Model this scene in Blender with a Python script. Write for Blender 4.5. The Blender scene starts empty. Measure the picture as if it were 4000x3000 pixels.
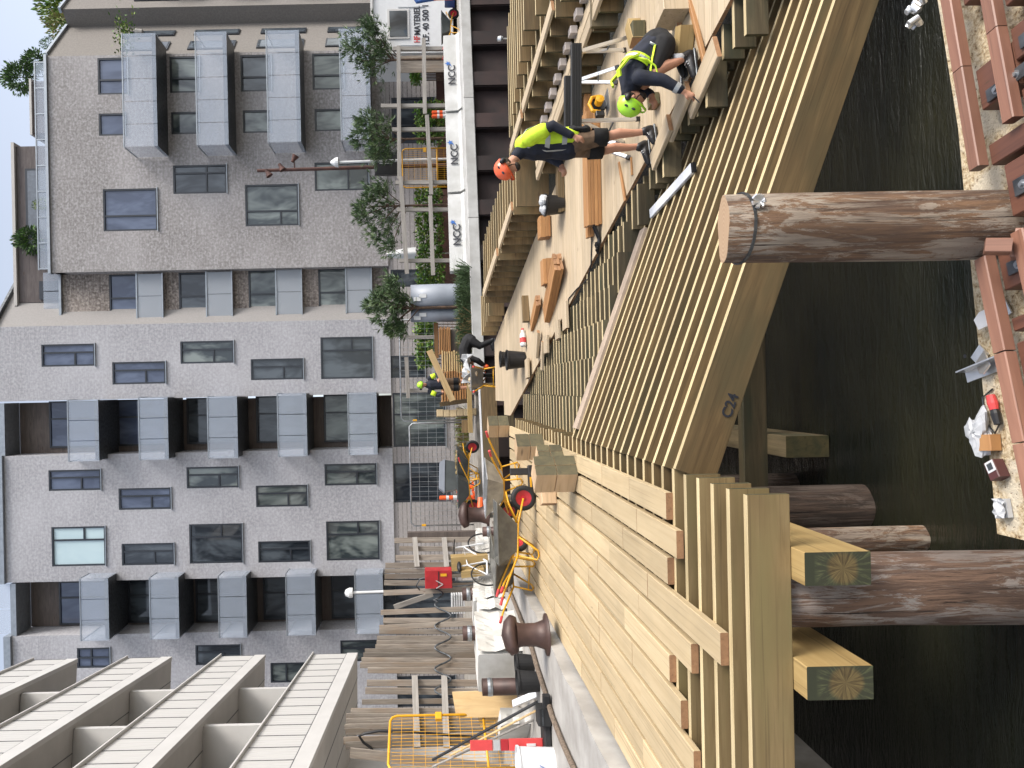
import bpy, math, random
from mathutils import Vector, Matrix
random.seed(7)
V = Vector
scene = bpy.context.scene
# ------------------------------------------------------------------ camera, sky, sun, exposure
F, EYE, ROLL, UC, VC = 2800.0, 3.6, 0.021, 1480.0, 1650.0
cam_d = bpy.data.cameras.new('camera')
cam = bpy.data.objects.new('camera', cam_d)
scene.collection.objects.link(cam)
scene.camera = cam
cam_d.sensor_fit = 'HORIZONTAL'
cam_d.sensor_width = 36.0
cam_d.lens = F / 4000 * 36
cam_d.shift_x = (2000 - VC) / 4000
cam_d.shift_y = (1500 - (3000 - (3000 - UC))) / 4000
cam_d.clip_start = 0.1
cam_d.clip_end = 3000
cx_ = V((-ROLL, 0, -1)).normalized()
cy_ = V((1, 0, -ROLL)).normalized()
cz_ = cx_.cross(cy_)
cam.matrix_world = Matrix(((cx_.x, cy_.x, cz_.x, 0), (cx_.y, cy_.y, cz_.y, 0), (cx_.z, cy_.z, cz_.z, EYE), (0, 0, 0, 1)))

SUN_EL, SUN_AZ = math.radians(44), math.radians(114)      # azimuth from +Y towards +X
world = bpy.data.worlds.new('World')
scene.world = world
world.use_nodes = True
wn = world.node_tree
wn.nodes.clear()
sky = wn.nodes.new('ShaderNodeTexSky')
sky.sky_type = 'NISHITA'
sky.sun_disc = False
sky.sun_elevation = SUN_EL
sky.sun_rotation = SUN_AZ
sky.air_density = 1.0
sky.dust_density = 3.0
sky.ozone_density = 1.5
hs = wn.nodes.new('ShaderNodeHueSaturation')
hs.inputs['Saturation'].default_value = 0.5
bg = wn.nodes.new('ShaderNodeBackground')
bg.inputs['Strength'].default_value = 0.15
wo = wn.nodes.new('ShaderNodeOutputWorld')
wn.links.new(sky.outputs[0], hs.inputs['Color'])
wn.links.new(hs.outputs[0], bg.inputs['Color'])
wn.links.new(bg.outputs[0], wo.inputs['Surface'])
sl = bpy.data.lights.new('sun', 'SUN')
sl.energy = 1.7
sl.angle = math.radians(22)
sl.color = (1.0, 0.94, 0.86)
so = bpy.data.objects.new('sun', sl)
scene.collection.objects.link(so)
sd = V((math.sin(SUN_AZ) * math.cos(SUN_EL), math.cos(SUN_AZ) * math.cos(SUN_EL), math.sin(SUN_EL)))
so.rotation_euler = sd.to_track_quat('Z', 'Y').to_euler()
scene.view_settings.view_transform = 'Standard'
scene.view_settings.look = 'None'
scene.view_settings.exposure = 1.0
scene.view_settings.gamma = 1
scene.render.resolution_x, scene.render.resolution_y = 1024, 768

# ------------------------------------------------------------------ helpers
C = scene.collection
def at(u, v, Y):
    a, b = u - UC, v - VC
    return V(((a - ROLL * b) * Y / F, Y, EYE - (b + ROLL * a) * Y / F))
def A(x, y, Y):                       # photograph pixel (x, y) at depth Y
    return at(3000 - y, x, Y)
def G(x, y, z):                       # photograph pixel on the level z
    a, b = 3000 - y - UC, x - VC
    return A(x, y, F * (EYE - z) / (b + ROLL * a))
def deckz(Y):
    return EYE - (3.62 - 0.117 * Y)
def D(x, y, dz=0.0):                  # photograph pixel on the sloping deck
    a, b = 3000 - y - UC, x - VC
    t = (b + ROLL * a) / F
    return A(x, y, (3.62 - dz) / (t + 0.117))

def Rz(a): return Matrix.Rotation(a, 3, 'Z')
def Rx(a): return Matrix.Rotation(a, 3, 'X')
def Ry(a): return Matrix.Rotation(a, 3, 'Y')
def basis(d, up=V((0, 0, 1))):
    d = d.normalized()
    y = up.cross(d)
    if y.length < 1e-4: y = V((0, 1, 0)).cross(d)
    y.normalize()
    z = d.cross(y)
    return Matrix(((d.x, y.x, z.x), (d.y, y.y, z.y), (d.z, y.z, z.z)))

class MB:
    def __init__(s): s.v, s.f, s.m = [], [], []
    def face(s, pts, mi=0):
        b = len(s.v); s.v += [V(p) for p in pts]; s.f.append(tuple(range(b, b + len(pts)))); s.m.append(mi); return s
    def box(s, c, d, R=None, mi=0, ch=0.0, em=None):
        """box of size d centred on c; ch chamfers the long edges; em = material of the two X ends"""
        c = V(c); hx, hy, hz = d[0] / 2, d[1] / 2, d[2] / 2
        if ch > 0:
            k = min(ch, hy * .45, hz * .45)
            sec = [(hy, hz - k), (hy - k, hz), (-hy + k, hz), (-hy, hz - k), (-hy, -hz + k), (-hy + k, -hz), (hy - k, -hz), (hy, -hz + k)]
        else:
            sec = [(hy, hz), (-hy, hz), (-hy, -hz), (hy, -hz)]
        n = len(sec); b = len(s.v)
        for x in (-hx, hx):
            for y, z in sec:
                p = V((x, y, z)); s.v.append(c + (R @ p if R else p))
        for i in range(n):
            j = (i + 1) % n
            s.f.append((b + i, b + n + i, b + n + j, b + j)); s.m.append(mi)
        e = mi if em is None else em
        s.f.append(tuple(b + i for i in range(n))); s.m.append(e)
        s.f.append(tuple(b + n + i for i in reversed(range(n)))); s.m.append(e)
        return s
    def bar(s, p0, p1, w, t, up=V((0, 0, 1)), mi=0, ch=0.0, em=None):
        p0, p1 = V(p0), V(p1); d = p1 - p0
        return s.box((p0 + p1) / 2, (d.length, w, t), basis(d, V(up)), mi, ch, em)
    def prism(s, pts, thick, R=None, c=(0, 0, 0), mi=0, em=None):
        """pts in local XZ, extruded along Y by thick (centred)"""
        c = V(c); n = len(pts); b = len(s.v)
        for y in (-thick / 2, thick / 2):
            for x, z in pts:
                p = V((x, y, z)); s.v.append(c + (R @ p if R else p))
        s.f.append(tuple(b + i for i in range(n))); s.m.append(mi)
        s.f.append(tuple(b + n + i for i in reversed(range(n)))); s.m.append(mi)
        for i in range(n):
            j = (i + 1) % n
            s.f.append((b + i, b + n + i, b + n + j, b + j)); s.m.append(mi if em is None else em)
        return s
    def slab(s, pts, z0, z1, mi=0):
        n = len(pts); b = len(s.v)
        for z in (z0, z1):
            for p in pts: s.v.append(V((p[0], p[1], (z if not callable(z) else z(p)))))
        s.f.append(tuple(b + i for i in reversed(range(n)))); s.m.append(mi)
        s.f.append(tuple(b + n + i for i in range(n))); s.m.append(mi)
        for i in range(n):
            j = (i + 1) % n
            s.f.append((b + i, b + j, b + n + j, b + n + i)); s.m.append(mi)
        return s
    def tube(s, path, r, n=8, mi=0, sq=1.0, side=V((0, 0, 1)), cap=True):
        path = [V(p) for p in path]; k = len(path); b = len(s.v)
        rs = r if isinstance(r, (list, tuple)) else [r] * k
        t0 = (path[1] - path[0]).normalized()
        ref = V(side) - t0 * V(side).dot(t0)
        if ref.length < 1e-3: ref = V((1, 0, 0)) - t0 * t0.x
        ref.normalize()
        for i, p in enumerate(path):
            t = (path[min(i + 1, k - 1)] - path[max(i - 1, 0)]).normalized()
            ref = ref - t * ref.dot(t); ref.normalize()
            o = t.cross(ref)
            for j in range(n):
                a = 2 * math.pi * j / n
                s.v.append(p + (ref * math.cos(a) + o * math.sin(a) * sq) * rs[i])
        for i in range(k - 1):
            for j in range(n):
                q = (j + 1) % n
                s.f.append((b + i * n + j, b + i * n + q, b + (i + 1) * n + q, b + (i + 1) * n + j)); s.m.append(mi)
        if cap:
            s.f.append(tuple(b + j for j in reversed(range(n)))); s.m.append(mi)
            s.f.append(tuple(b + (k - 1) * n + j for j in range(n))); s.m.append(mi)
        return s
    def lathe(s, prof, c=(0, 0, 0), n=20, mi=0, R=None, mis=None):
        c = V(c); b = len(s.v)
        for r, z in prof:
            for j in range(n):
                a = 2 * math.pi * j / n
                p = V((r * math.cos(a), r * math.sin(a), z)); s.v.append(c + (R @ p if R else p))
        for i in range(len(prof) - 1):
            for j in range(n):
                q = (j + 1) % n
                s.f.append((b + i * n + j, b + i * n + q, b + (i + 1) * n + q, b + (i + 1) * n + j)); s.m.append(mis[i] if mis else mi)
        return s
    def ell(s, c, r, R=None, n=12, k=8, mi=0):
        prof = [(math.sin(math.pi * i / k) + 1e-4, -math.cos(math.pi * i / k)) for i in range(k + 1)]
        M = Matrix(((r[0], 0, 0), (0, r[1], 0), (0, 0, r[2])))
        return s.lathe(prof, c, n, mi, (R @ M) if R else M)
    def leaf(s, p, d, L, w, mi=0):
        d = V(d).normalized(); q = d.cross(V((random.random() - .5, random.random() - .5, random.random() - .5))).normalized() * w / 2
        p = V(p); m = p + d * L * .5
        return s.face([p, m + q, p + d * L, m - q], mi)
    def build(s, name, mats, parent=None, smooth=False, pw=False, loc=None):
        me = bpy.data.meshes.new(name)
        o0 = V(loc) if loc is not None else V((0, 0, 0))
        me.from_pydata([tuple(v - o0) for v in s.v], [], s.f)
        if not isinstance(mats, (list, tuple)): mats = [mats]
        for m in mats: me.materials.append(m)
        me.polygons.foreach_set('material_index', s.m)
        if smooth: me.polygons.foreach_set('use_smooth', [True] * len(s.f))
        me.update()
        o = bpy.data.objects.new(name, me); C.objects.link(o)
        o.location = o0
        if parent is not None: setpar(o, parent, pw)
        return o

WM = {}
def setpar(o, root, pw=False):
    """pw: the geometry was built in world space, so undo the parent's own placement"""
    o.parent = root
    if pw: o.matrix_parent_inverse = WM[root.name].inverted()
def tag(o, label=None, cat=None, group=None, kind=None):
    if label: o['label'] = label
    if cat: o['category'] = cat
    if group: o['group'] = group
    if kind: o['kind'] = kind
    return o
def thing(name, label, cat, loc=(0, 0, 0), rz=0.0, group=None, sc=1.0):
    o = bpy.data.objects.new(name, None); C.objects.link(o)
    o.empty_display_size = .2
    o.location = loc; o.rotation_euler = (0, 0, rz); o.scale = (sc, sc, sc)
    WM[o.name] = Matrix.Translation(V(loc)) @ Matrix.Rotation(rz, 4, 'Z') @ Matrix.Diagonal((sc, sc, sc, 1))
    return tag(o, label, cat, group)
def struct(name, mb, mats, smooth=False):
    return tag(mb.build(name, mats, smooth=smooth), kind='structure')
def dup(root, loc, rz=0.0, label=None, group=None, sc=None):
    r = root.copy(); C.objects.link(r); r.location = loc; r.rotation_euler = (0, 0, rz)
    if sc: r.scale = (sc, sc, sc)
    if label: r['label'] = label
    if group: r['group'] = group
    for ch in list(root.children):
        c = ch.copy(); C.objects.link(c); c.parent = r
        for g in ch.children:
            d = g.copy(); C.objects.link(d); d.parent = c
    return r
def board(name, p0, p1, w, t, mats, parent=None, up=V((0, 0, 1)), ch=.004, pw=True):
    """one timber: local X along the grain; mats = [face, end]"""
    p0, p1 = V(p0), V(p1); d = p1 - p0
    mb = MB().box((0, 0, 0), (d.length, w, t), None, 0, ch, 1 if isinstance(mats, (list, tuple)) and len(mats) > 1 else 0)
    o = mb.build(name, mats)
    o.matrix_basis = Matrix.Translation((p0 + p1) / 2) @ basis(d, V(up)).to_4x4()
    if parent is not None: setpar(o, parent, pw)
    return o
def textmesh(name, s, size, m, depth=.004):
    cu = bpy.data.curves.new('lettering', 'FONT'); cu.body = s; cu.size = size; cu.extrude = depth; cu.offset = size * .022; cu.align_x = 'CENTER'; cu.align_y = 'CENTER'
    o = bpy.data.objects.new('lettering_tmp', cu); C.objects.link(o)
    dg = bpy.context.evaluated_depsgraph_get(); dg.update()
    me = bpy.data.meshes.new_from_object(o.evaluated_get(dg)); me.name = name
    bpy.data.objects.remove(o); bpy.data.curves.remove(cu)
    me.materials.clear(); me.materials.append(m)
    r = bpy.data.objects.new(name, me); C.objects.link(r)
    return r

# ------------------------------------------------------------------ materials
class NT:
    def __init__(s, name):
        s.m = bpy.data.materials.new(name); s.m.use_nodes = True; s.t = s.m.node_tree; s.t.nodes.clear()
        s.out = s.n('OutputMaterial'); s.p = s.n('BsdfPrincipled'); s.l(s.p.outputs[0], s.out.inputs['Surface'])
    def n(s, k, **kw):
        o = s.t.nodes.new('ShaderNode' + k)
        for a, b in kw.items(): setattr(o, a, b)
        return o
    def l(s, a, b): s.t.links.new(a, b)
    def val(s, i, x):
        if hasattr(x, 'is_linked') or isinstance(x, bpy.types.NodeSocket): s.l(x, i)
        else: i.default_value = x
    def math(s, op, a, b=0.0, clamp=False):
        o = s.n('Math', operation=op); o.use_clamp = clamp; s.val(o.inputs[0], a); s.val(o.inputs[1], b); return o.outputs[0]
    def mix(s, f, a, b, bt='MIX'):
        o = s.n('MixRGB', blend_type=bt); s.val(o.inputs[0], f)
        s.val(o.inputs[1], (*a, 1) if isinstance(a, tuple) else a); s.val(o.inputs[2], (*b, 1) if isinstance(b, tuple) else b); return o.outputs[0]
    def coords(s, sc=(1, 1, 1), rnd=True, rot=(0, 0, 0)):
        tc = s.n('TexCoord'); src = tc.outputs['Object']
        if rnd:
            g = s.n('NewGeometry'); oi = s.n('ObjectInfo')
            k = s.math('ADD', s.math('MULTIPLY', g.outputs['Random Per Island'], 31.0), s.math('MULTIPLY', oi.outputs['Random'], 57.0))
            va = s.n('VectorMath', operation='ADD'); s.l(src, va.inputs[0])
            cb = s.n('CombineXYZ'); s.l(k, cb.inputs[0]); s.l(k, cb.inputs[1]); s.l(k, cb.inputs[2]); s.l(cb.outputs[0], va.inputs[1]); src = va.outputs[0]
        mp = s.n('Mapping'); mp.inputs['Scale'].default_value = sc; mp.inputs['Rotation'].default_value = rot; s.l(src, mp.inputs[0])
        return mp.outputs[0]
    def noise(s, vec, scale=1.0, detail=4.0, rough=.55, dist=0.0):
        o = s.n('TexNoise'); s.l(vec, o.inputs['Vector']); o.inputs['Scale'].default_value = scale
        o.inputs['Detail'].default_value = detail; o.inputs['Roughness'].default_value = rough; o.inputs['Distortion'].default_value = dist
        return o.outputs['Fac']
    def ramp(s, f, a, b):
        o = s.n('MapRange'); s.val(o.inputs[0], f); o.inputs[1].default_value = a; o.inputs[2].default_value = b; return o.outputs[0]
    def rand(s):
        g = s.n('NewGeometry'); oi = s.n('ObjectInfo')
        return s.math('FRACT', s.math('ADD', s.math('MULTIPLY', g.outputs['Random Per Island'], 3.7), s.math('MULTIPLY', oi.outputs['Random'], 5.3)))
    def bump(s, h, st=.3, d=.01):
        o = s.n('Bump'); o.inputs['Strength'].default_value = st; o.inputs['Distance'].default_value = d; s.l(h, o.inputs['Height']); s.l(o.outputs[0], s.p.inputs['Normal'])
    def fin(s, col, rough=.6, metal=0.0, spec=None):
        s.val(s.p.inputs['Base Color'], (*col, 1) if isinstance(col, tuple) else col)
        s.val(s.p.inputs['Roughness'], rough); s.val(s.p.inputs['Metallic'], metal)
        if spec is not None: s.p.inputs['Specular IOR Level'].default_value = spec
        return s.m
def wood(name, c1, c2, rough=.65, rnd=.35, patch=None, knot=(.07, .04, .02), grain=16, kd=.055, bs=.25, lc=.9):
    w = NT(name)
    v = w.coords((lc, grain, grain)); g = w.noise(v, 1.6, 7, .62, .6)
    col = w.mix(w.ramp(g, .3, .7), c2, c1)
    v2 = w.coords((.7, 3, 3)); g2 = w.noise(v2, 1.3, 3)
    if patch: col = w.mix(w.ramp(g2, .48, .68), col, patch)
    g5 = w.noise(w.coords((lc * .55, grain * 3.2, grain * 3.2)), 1.5, 4, .6, .4); ck = w.n('Clamp'); w.l(w.ramp(g5, .43, .33), ck.inputs[0])
    col = w.mix(w.math('MULTIPLY', ck.outputs[0], .5), col, tuple(x * .45 for x in c2))
    g6 = w.noise(w.coords((1.4, 2.2, 2.2)), 1.2, 4, .6, .5); col = w.mix(w.math('MULTIPLY', w.ramp(g6, .42, .7), .3), col, tuple(x * .55 for x in c1))
    vo = w.n('TexVoronoi'); w.l(w.coords((1.1, 4.2, 4.2)), vo.inputs['Vector']); vo.inputs['Scale'].default_value = 1.0
    kf = w.ramp(vo.outputs['Distance'], kd * 2.2, kd * .8)
    cl = w.n('Clamp'); w.l(kf, cl.inputs[0])
    col = w.mix(w.math('MULTIPLY', cl.outputs[0], .8), col, knot)
    br = w.math('ADD', w.math('MULTIPLY', w.rand(), rnd), 1 - rnd / 2)
    b2 = w.n('BrightContrast'); mu = w.n('VectorMath', operation='SCALE'); w.l(col, mu.inputs[0]); w.l(br, mu.inputs['Scale'])
    w.bump(g, bs, .004)
    return w.fin(mu.outputs[0], rough)
def plain(name, c, rough=.5, metal=0.0, var=.15, scale=6.0, bs=.1, c2=None, spec=None, rnd=0.0):
    w = NT(name)
    g = w.noise(w.coords((1, 1, 1)), scale, 5)
    d = c2 or tuple(x * (1 - var * 2) for x in c)
    col = w.mix(w.ramp(g, .35, .68), d, c)
    if rnd:
        mu = w.n('VectorMath', operation='SCALE'); w.l(col, mu.inputs[0]); w.l(w.math('ADD', w.math('MULTIPLY', w.rand(), rnd), 1 - rnd / 2), mu.inputs['Scale']); col = mu.outputs[0]
    if bs: w.bump(g, bs, .01)
    return w.fin(col, rough, metal, spec)
def glassy(name, c, a, rough=.05):
    w = NT(name); w.fin(c, rough)
    tr = w.n('BsdfTransparent'); mx = w.n('MixShader'); mx.inputs[0].default_value = a
    w.l(tr.outputs[0], mx.inputs[1]); w.l(w.p.outputs[0], mx.inputs[2]); w.l(mx.outputs[0], w.out.inputs['Surface']); return w.m
def brickm(name, c1, c2, mortar, w_, h_, vary=.5, swirl=False):
    w = NT(name)
    v = w.coords((1, 1, 1), rnd=False)
    sx = w.n('SeparateXYZ'); w.l(v, sx.inputs[0]); cb = w.n('CombineXYZ')
    w.l(w.math('ADD', sx.outputs[0], sx.outputs[1]), cb.inputs[0]); w.l(sx.outputs[2], cb.inputs[1])
    b = w.n('TexBrick'); w.l(cb.outputs[0], b.inputs['Vector'])
    b.inputs['Color1'].default_value = (*c1, 1); b.inputs['Color2'].default_value = (*c2, 1); b.inputs['Mortar'].default_value = (*mortar, 1)
    b.inputs['Scale'].default_value = 1.0; b.inputs['Brick Width'].default_value = w_; b.inputs['Row Height'].default_value = h_
    b.inputs['Mortar Size'].default_value = h_ * .12; b.inputs['Mortar Smooth'].default_value = .3
    n1 = w.noise(cb.outputs[0], 9, 2); n2 = w.noise(cb.outputs[0], .35, 4)
    col = w.mix(w.ramp(n1, .35, .65), b.outputs['Color'], tuple(x * vary for x in c2))
    col = w.mix(w.math('MULTIPLY', w.ramp(n2, .4, .7), .35), col, tuple(x * 1.25 for x in c1))
    w.bump(b.outputs['Fac'], .4, -.01)
    return w.fin(col, .85)
M = {}
M['cream'] = wood('sawn_softwood_decking', (.50, .405, .285), (.41, .32, .205), rough=.6, rnd=.2, grain=10, kd=.02, bs=.1, lc=.6)
M['cream_left'] = wood('beige_terrace_decking', (.52, .41, .25), (.43, .325, .185), rough=.6, rnd=.3, grain=10, kd=.02, bs=.1, lc=.6)
M['cream_end'] = wood('softwood_end_grain', (.36, .20, .10), (.25, .13, .065), grain=12, kd=.01)
M['treated'] = wood('pressure_treated_timber', (.205, .135, .058), (.105, .066, .027), rough=.6, rnd=.5, patch=(.105, .08, .036), grain=12, kd=.045)
M['treated_front'] = wood('sunlit_treated_timber', (.27, .195, .092), (.175, .118, .05), rough=.6, rnd=.35, patch=(.21, .165, .07), grain=12, kd=.045)  # lighter copy of the treated timber; light on the front joists painted in
M['treated_dark'] = wood('dark_treated_timber', (.18, .14, .078), (.075, .058, .032), rough=.55, rnd=.7, patch=(.065, .07, .042), grain=11, kd=.05)  # darker, greener tone of the treated timber
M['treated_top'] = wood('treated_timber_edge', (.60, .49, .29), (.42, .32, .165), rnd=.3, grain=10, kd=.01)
M['treated_end'] = wood('green_end_grain', (.11, .085, .035), (.04, .043, .02), grain=5, kd=.01, rnd=.3)
M['yellow_beam'] = wood('new_yellow_beam', (.40, .285, .12), (.29, .19, .07), rnd=.15, grain=9, kd=.03)
M['weathered'] = wood('weathered_grey_board', (.28, .245, .205), (.12, .098, .08), rough=.8, rnd=.75, patch=(.19, .145, .105), grain=14, kd=.03)
M['grey_post'] = wood('silvered_timber', (.36, .34, .31), (.22, .2, .18), rough=.8, rnd=.2, grain=14, kd=.02)
M['hardwood'] = wood('red_hardwood', (.30, .15, .098), (.19, .088, .058), rough=.45, rnd=.35, grain=9, kd=.01, bs=.08)
M['hardwood_dark'] = wood('brown_hardwood', (.15, .062, .038), (.085, .034, .022), rough=.45, rnd=.3, grain=9, kd=.01, bs=.08)
M['larch'] = wood('orange_brown_timber', (.42, .22, .085), (.30, .14, .05), rnd=.3, grain=9, kd=.02)
M['ply'] = wood('plywood_sheet', (.58, .42, .22), (.46, .31, .14), rnd=.1, grain=4, kd=.01)
M['dark_clad'] = wood('dark_timber_cladding', (.15, .12, .105), (.085, .068, .06), rough=.7, rnd=.2, grain=6)
M['clad_roof'] = wood('grey_brown_cladding', (.13, .11, .105), (.075, .06, .06), rough=.8, rnd=.2, grain=5)
M['brick1'] = brickm('speckled_brown_brick', (.37, .355, .36), (.26, .245, .24), (.365, .355, .36), .24, .075, .75)
M['brick2'] = brickm('pale_grey_brick', (.40, .40, .425), (.34, .338, .36), (.40, .402, .425), .5, .085, .8)
M['brick3'] = brickm('mottled_recess_brick', (.37, .325, .29), (.20, .165, .145), (.34, .31, .29), .3, .10, .5)
M['corduroy'] = brickm('grooved_plinth_brick', (.33, .31, .30), (.28, .26, .255), (.05, .045, .04), 40, .2, .85)
M['white_panel'] = plain('white_cladding_panel', (.55, .54, .525), .5, var=.04, scale=2)
M['soffit'] = plain('pale_soffit', (.46, .44, .415), .6, var=.05, scale=2)
M['frame'] = plain('dark_blue_window_frame', (.022, .027, .036), .35, var=.1)
M['zinc'] = plain('pale_metal_trim', (.33, .36, .39), .4, .6, var=.1)
M['steel'] = plain('galvanised_steel', (.42, .44, .46), .42, .85, var=.2, scale=9)
M['steel_dark'] = plain('dull_steel_plate', (.13, .14, .15), .42, .7, var=.3, scale=9)
M['alu'] = plain('aluminium', (.72, .73, .74), .28, .8, var=.06)
M['bright_alu'] = plain('bright_brushed_aluminium', (.74, .76, .80), .35, .15, var=.04)
M['rust'] = plain('rusted_steel', (.105, .045, .032), .75, .1, scale=3, c2=(.05, .022, .02))
M['rust_pile'] = plain('brown_sheet_piling', (.036, .019, .017), .75, .1, scale=1.2, c2=(.015, .010, .010), rnd=.5)
M['pipe_brown'] = plain('brown_painted_steel', (.085, .047, .038), .5, .2, var=.25, scale=4)
M['concrete'] = plain('quay_concrete', (.40, .385, .36), .85, scale=2.5, c2=(.27, .255, .235), bs=.3)
M['coping'] = plain('new_concrete_coping', (.45, .45, .44), .8, scale=2, c2=(.33, .325, .31), bs=.15)
M['barrier'] = plain('white_concrete', (.52, .525, .52), .75, scale=2, c2=(.40, .40, .385), bs=.1)
M['foam'] = plain('white_foam_block', (.58, .575, .55), .85, scale=2.2, c2=(.40, .385, .35), bs=1.0)
M['yellow'] = plain('yellow_paint', (.72, .36, .015), .4, var=.12, scale=4)
M['red'] = plain('red_paint', (.42, .018, .025), .4, var=.15, scale=4)
M['redplastic'] = plain('red_plastic', (.62, .06, .06), .45, var=.08)
M['orange'] = plain('orange_plastic', (.85, .12, .025), .35, var=.06)
M['black'] = plain('black_plastic', (.012, .012, .014), .45, var=.2)
M['rubber'] = plain('black_rubber', (.014, .014, .015), .7, var=.2)
M['white'] = plain('white_paint', (.62, .63, .64), .4, var=.03)
M['blue'] = plain('blue_paint', (.03, .10, .32), .4, var=.1)
M['ink'] = plain('dark_lettering', (.02, .022, .03), .6, var=.05)
M['logo_blue'] = plain('blue_logo', (.03, .13, .42), .6, var=.05)
M['redink'] = plain('red_lettering', (.5, .04, .04), .6, var=.05)
M['navy'] = plain('navy_cloth', (.014, .018, .034), .85, var=.25, scale=12, bs=.4)
M['blackcloth'] = plain('black_cloth', (.011, .011, .013), .85, var=.25, scale=12, bs=.4)
M['hivis'] = plain('yellow_hivis_cloth', (.62, .86, .035), .7, var=.1, scale=8, bs=.3)
M['reflect'] = plain('grey_reflective_tape', (.42, .44, .45), .4, .3, var=.06)
M['tan'] = plain('brown_work_cloth', (.16, .10, .06), .85, var=.2, scale=12, bs=.4)
M['skin'] = plain('skin', (.50, .255, .165), .5, var=.06, scale=8, bs=.05)
M['helmet_o'] = plain('orange_helmet_shell', (.82, .13, .05), .25, var=.03)
M['helmet_g'] = plain('lime_helmet_shell', (.42, .80, .05), .25, var=.03)
M['hair'] = plain('dark_hair', (.035, .022, .015), .7, var=.3, scale=30)
M['sock'] = plain('white_sock', (.55, .55, .55), .8, var=.1)
M['plastic_bag'] = plain('crumpled_white_plastic', (.50, .51, .52), .35, var=.08, scale=9, bs=.9)
M['grey_plastic'] = plain('grey_plastic_sheet', (.25, .275, .32), .45, var=.06, scale=3)
M['needle1'] = plain('pine_needles', (.085, .15, .06), .6, var=.3, scale=4, rnd=.7)
M['needle2'] = plain('light_pine_needles', (.14, .215, .08), .6, var=.3, scale=4, rnd=.7)
M['hedge'] = plain('hedge_leaves', (.12, .27, .035), .55, var=.35, scale=5, rnd=.7)
M['bush'] = plain('yellow_green_leaves', (.22, .30, .05), .55, var=.3, scale=5, rnd=.7)
M['grass'] = plain('green_blades', (.075, .125, .045), .6, var=.3, scale=4, rnd=.7)
M['drygrass'] = plain('straw_grass', (.30, .225, .10), .8, var=.3, scale=4, rnd=.6)
M['bark'] = plain('pine_bark', (.12, .075, .05), .9, var=.3, scale=10, bs=.5)
M['blade'] = glassy('railing_glass', (.46, .52, .61), .30, .08)
M['frost'] = glassy('frosted_glass', (.36, .39, .43), .66, .3)
def log_mat(name, c1, c2, c3):
    w = NT(name)
    g = w.noise(w.coords((14, 14, 1.1), rnd=False), 1.5, 9, .75, .7)
    g2 = w.noise(w.coords((6.5, 6.5, 1.1), rnd=False), 1.5, 9, .78, 1.1)
    col = w.mix(w.ramp(g, .42, .58), c2, c1)
    k2 = w.n('Clamp'); w.l(w.ramp(g2, .49, .53), k2.inputs[0]); col = w.mix(w.math('MULTIPLY', k2.outputs[0], w.ramp(g, .2, .7)), col, c3)
    g3 = w.noise(w.coords((26, 26, .7), rnd=False), 1.3, 6, .7, .4)
    cr = w.n('Clamp'); w.l(w.ramp(g3, .41, .36), cr.inputs[0]); col = w.mix(cr.outputs[0], col, (.022, .014, .01))
    g4 = w.noise(w.coords((2.2, 2.2, .9), rnd=False), 1.4, 3); col = w.mix(w.math('MULTIPLY', w.ramp(g4, .45, .65), .55), col, c2)
    w.bump(w.math('ADD', w.math('ADD', g, g2), g3), 1.0, .03)
    return w.fin(col, .9)
M['log'] = log_mat('debarked_log', (.27, .155, .085), (.12, .075, .052), (.50, .44, .36))
M['log_grey'] = log_mat('old_wet_log', (.13, .085, .06), (.05, .036, .028), (.20, .155, .125))
M['log_pale'] = log_mat('peeling_log', (.27, .165, .11), (.13, .082, .06), (.48, .44, .40))
def osb():
    w = NT('sawdust_covered_board')
    g = w.noise(w.coords((30, 30, 30), rnd=False), 1.4, 4, .7); g2 = w.noise(w.coords((5, 5, 5), rnd=False), 1, 4)
    col = w.mix(w.ramp(g, .38, .6), (.30, .205, .10), (.60, .50, .34)); col = w.mix(w.ramp(g2, .5, .6), col, (.56, .49, .37))
    ck = w.n('Clamp'); w.l(w.ramp(g, .40, .33), ck.inputs[0]); col = w.mix(ck.outputs[0], col, (.10, .06, .03))
    w.bump(g, .8, .02); return w.fin(col, .9)
M['osb'] = osb()
def water():
    w = NT('harbour_water')
    g = w.noise(w.coords((1.3, 7, 1), rnd=False), 1.7, 5, .65, 1.2); g2 = w.noise(w.coords((5, 26, 1), rnd=False), 1.5, 3, .6, .6)
    w.bump(w.math('ADD', g, w.math('MULTIPLY', g2, .45)), .5, .08)
    g3 = w.ramp(w.noise(w.coords((.45, .6, 1), rnd=False), 1, 3), .35, .65)
    m = w.fin(w.mix(g3, (.018, .018, .010), (.004, .006, .005)), .05); w.p.inputs['IOR'].default_value = 1.33; return m
M['water'] = water()
def pane_mat(name, c, c2, r=.04):
    w = NT(name)
    g = w.noise(w.coords((.9, .9, .35)), 1.3, 3, .6, .5)
    w.p.inputs['IOR'].default_value = 1.6
    return w.fin(w.mix(w.ramp(g, .42, .6), c, c2), r)
M['pane'] = pane_mat('window_glass', (.016, .021, .028), (.075, .09, .105))
M['pane_up'] = pane_mat('sky_lit_window_glass', (.055, .07, .115), (.10, .125, .19))  # bluish sky reflection painted into the colour of the upper panes
M['pane_pale'] = pane_mat('window_with_pale_blind', (.42, .54, .58), (.45, .57, .60), .15)
M['pane_cur'] = pane_mat('window_with_curtain', (.03, .04, .045), (.20, .23, .22))
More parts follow.
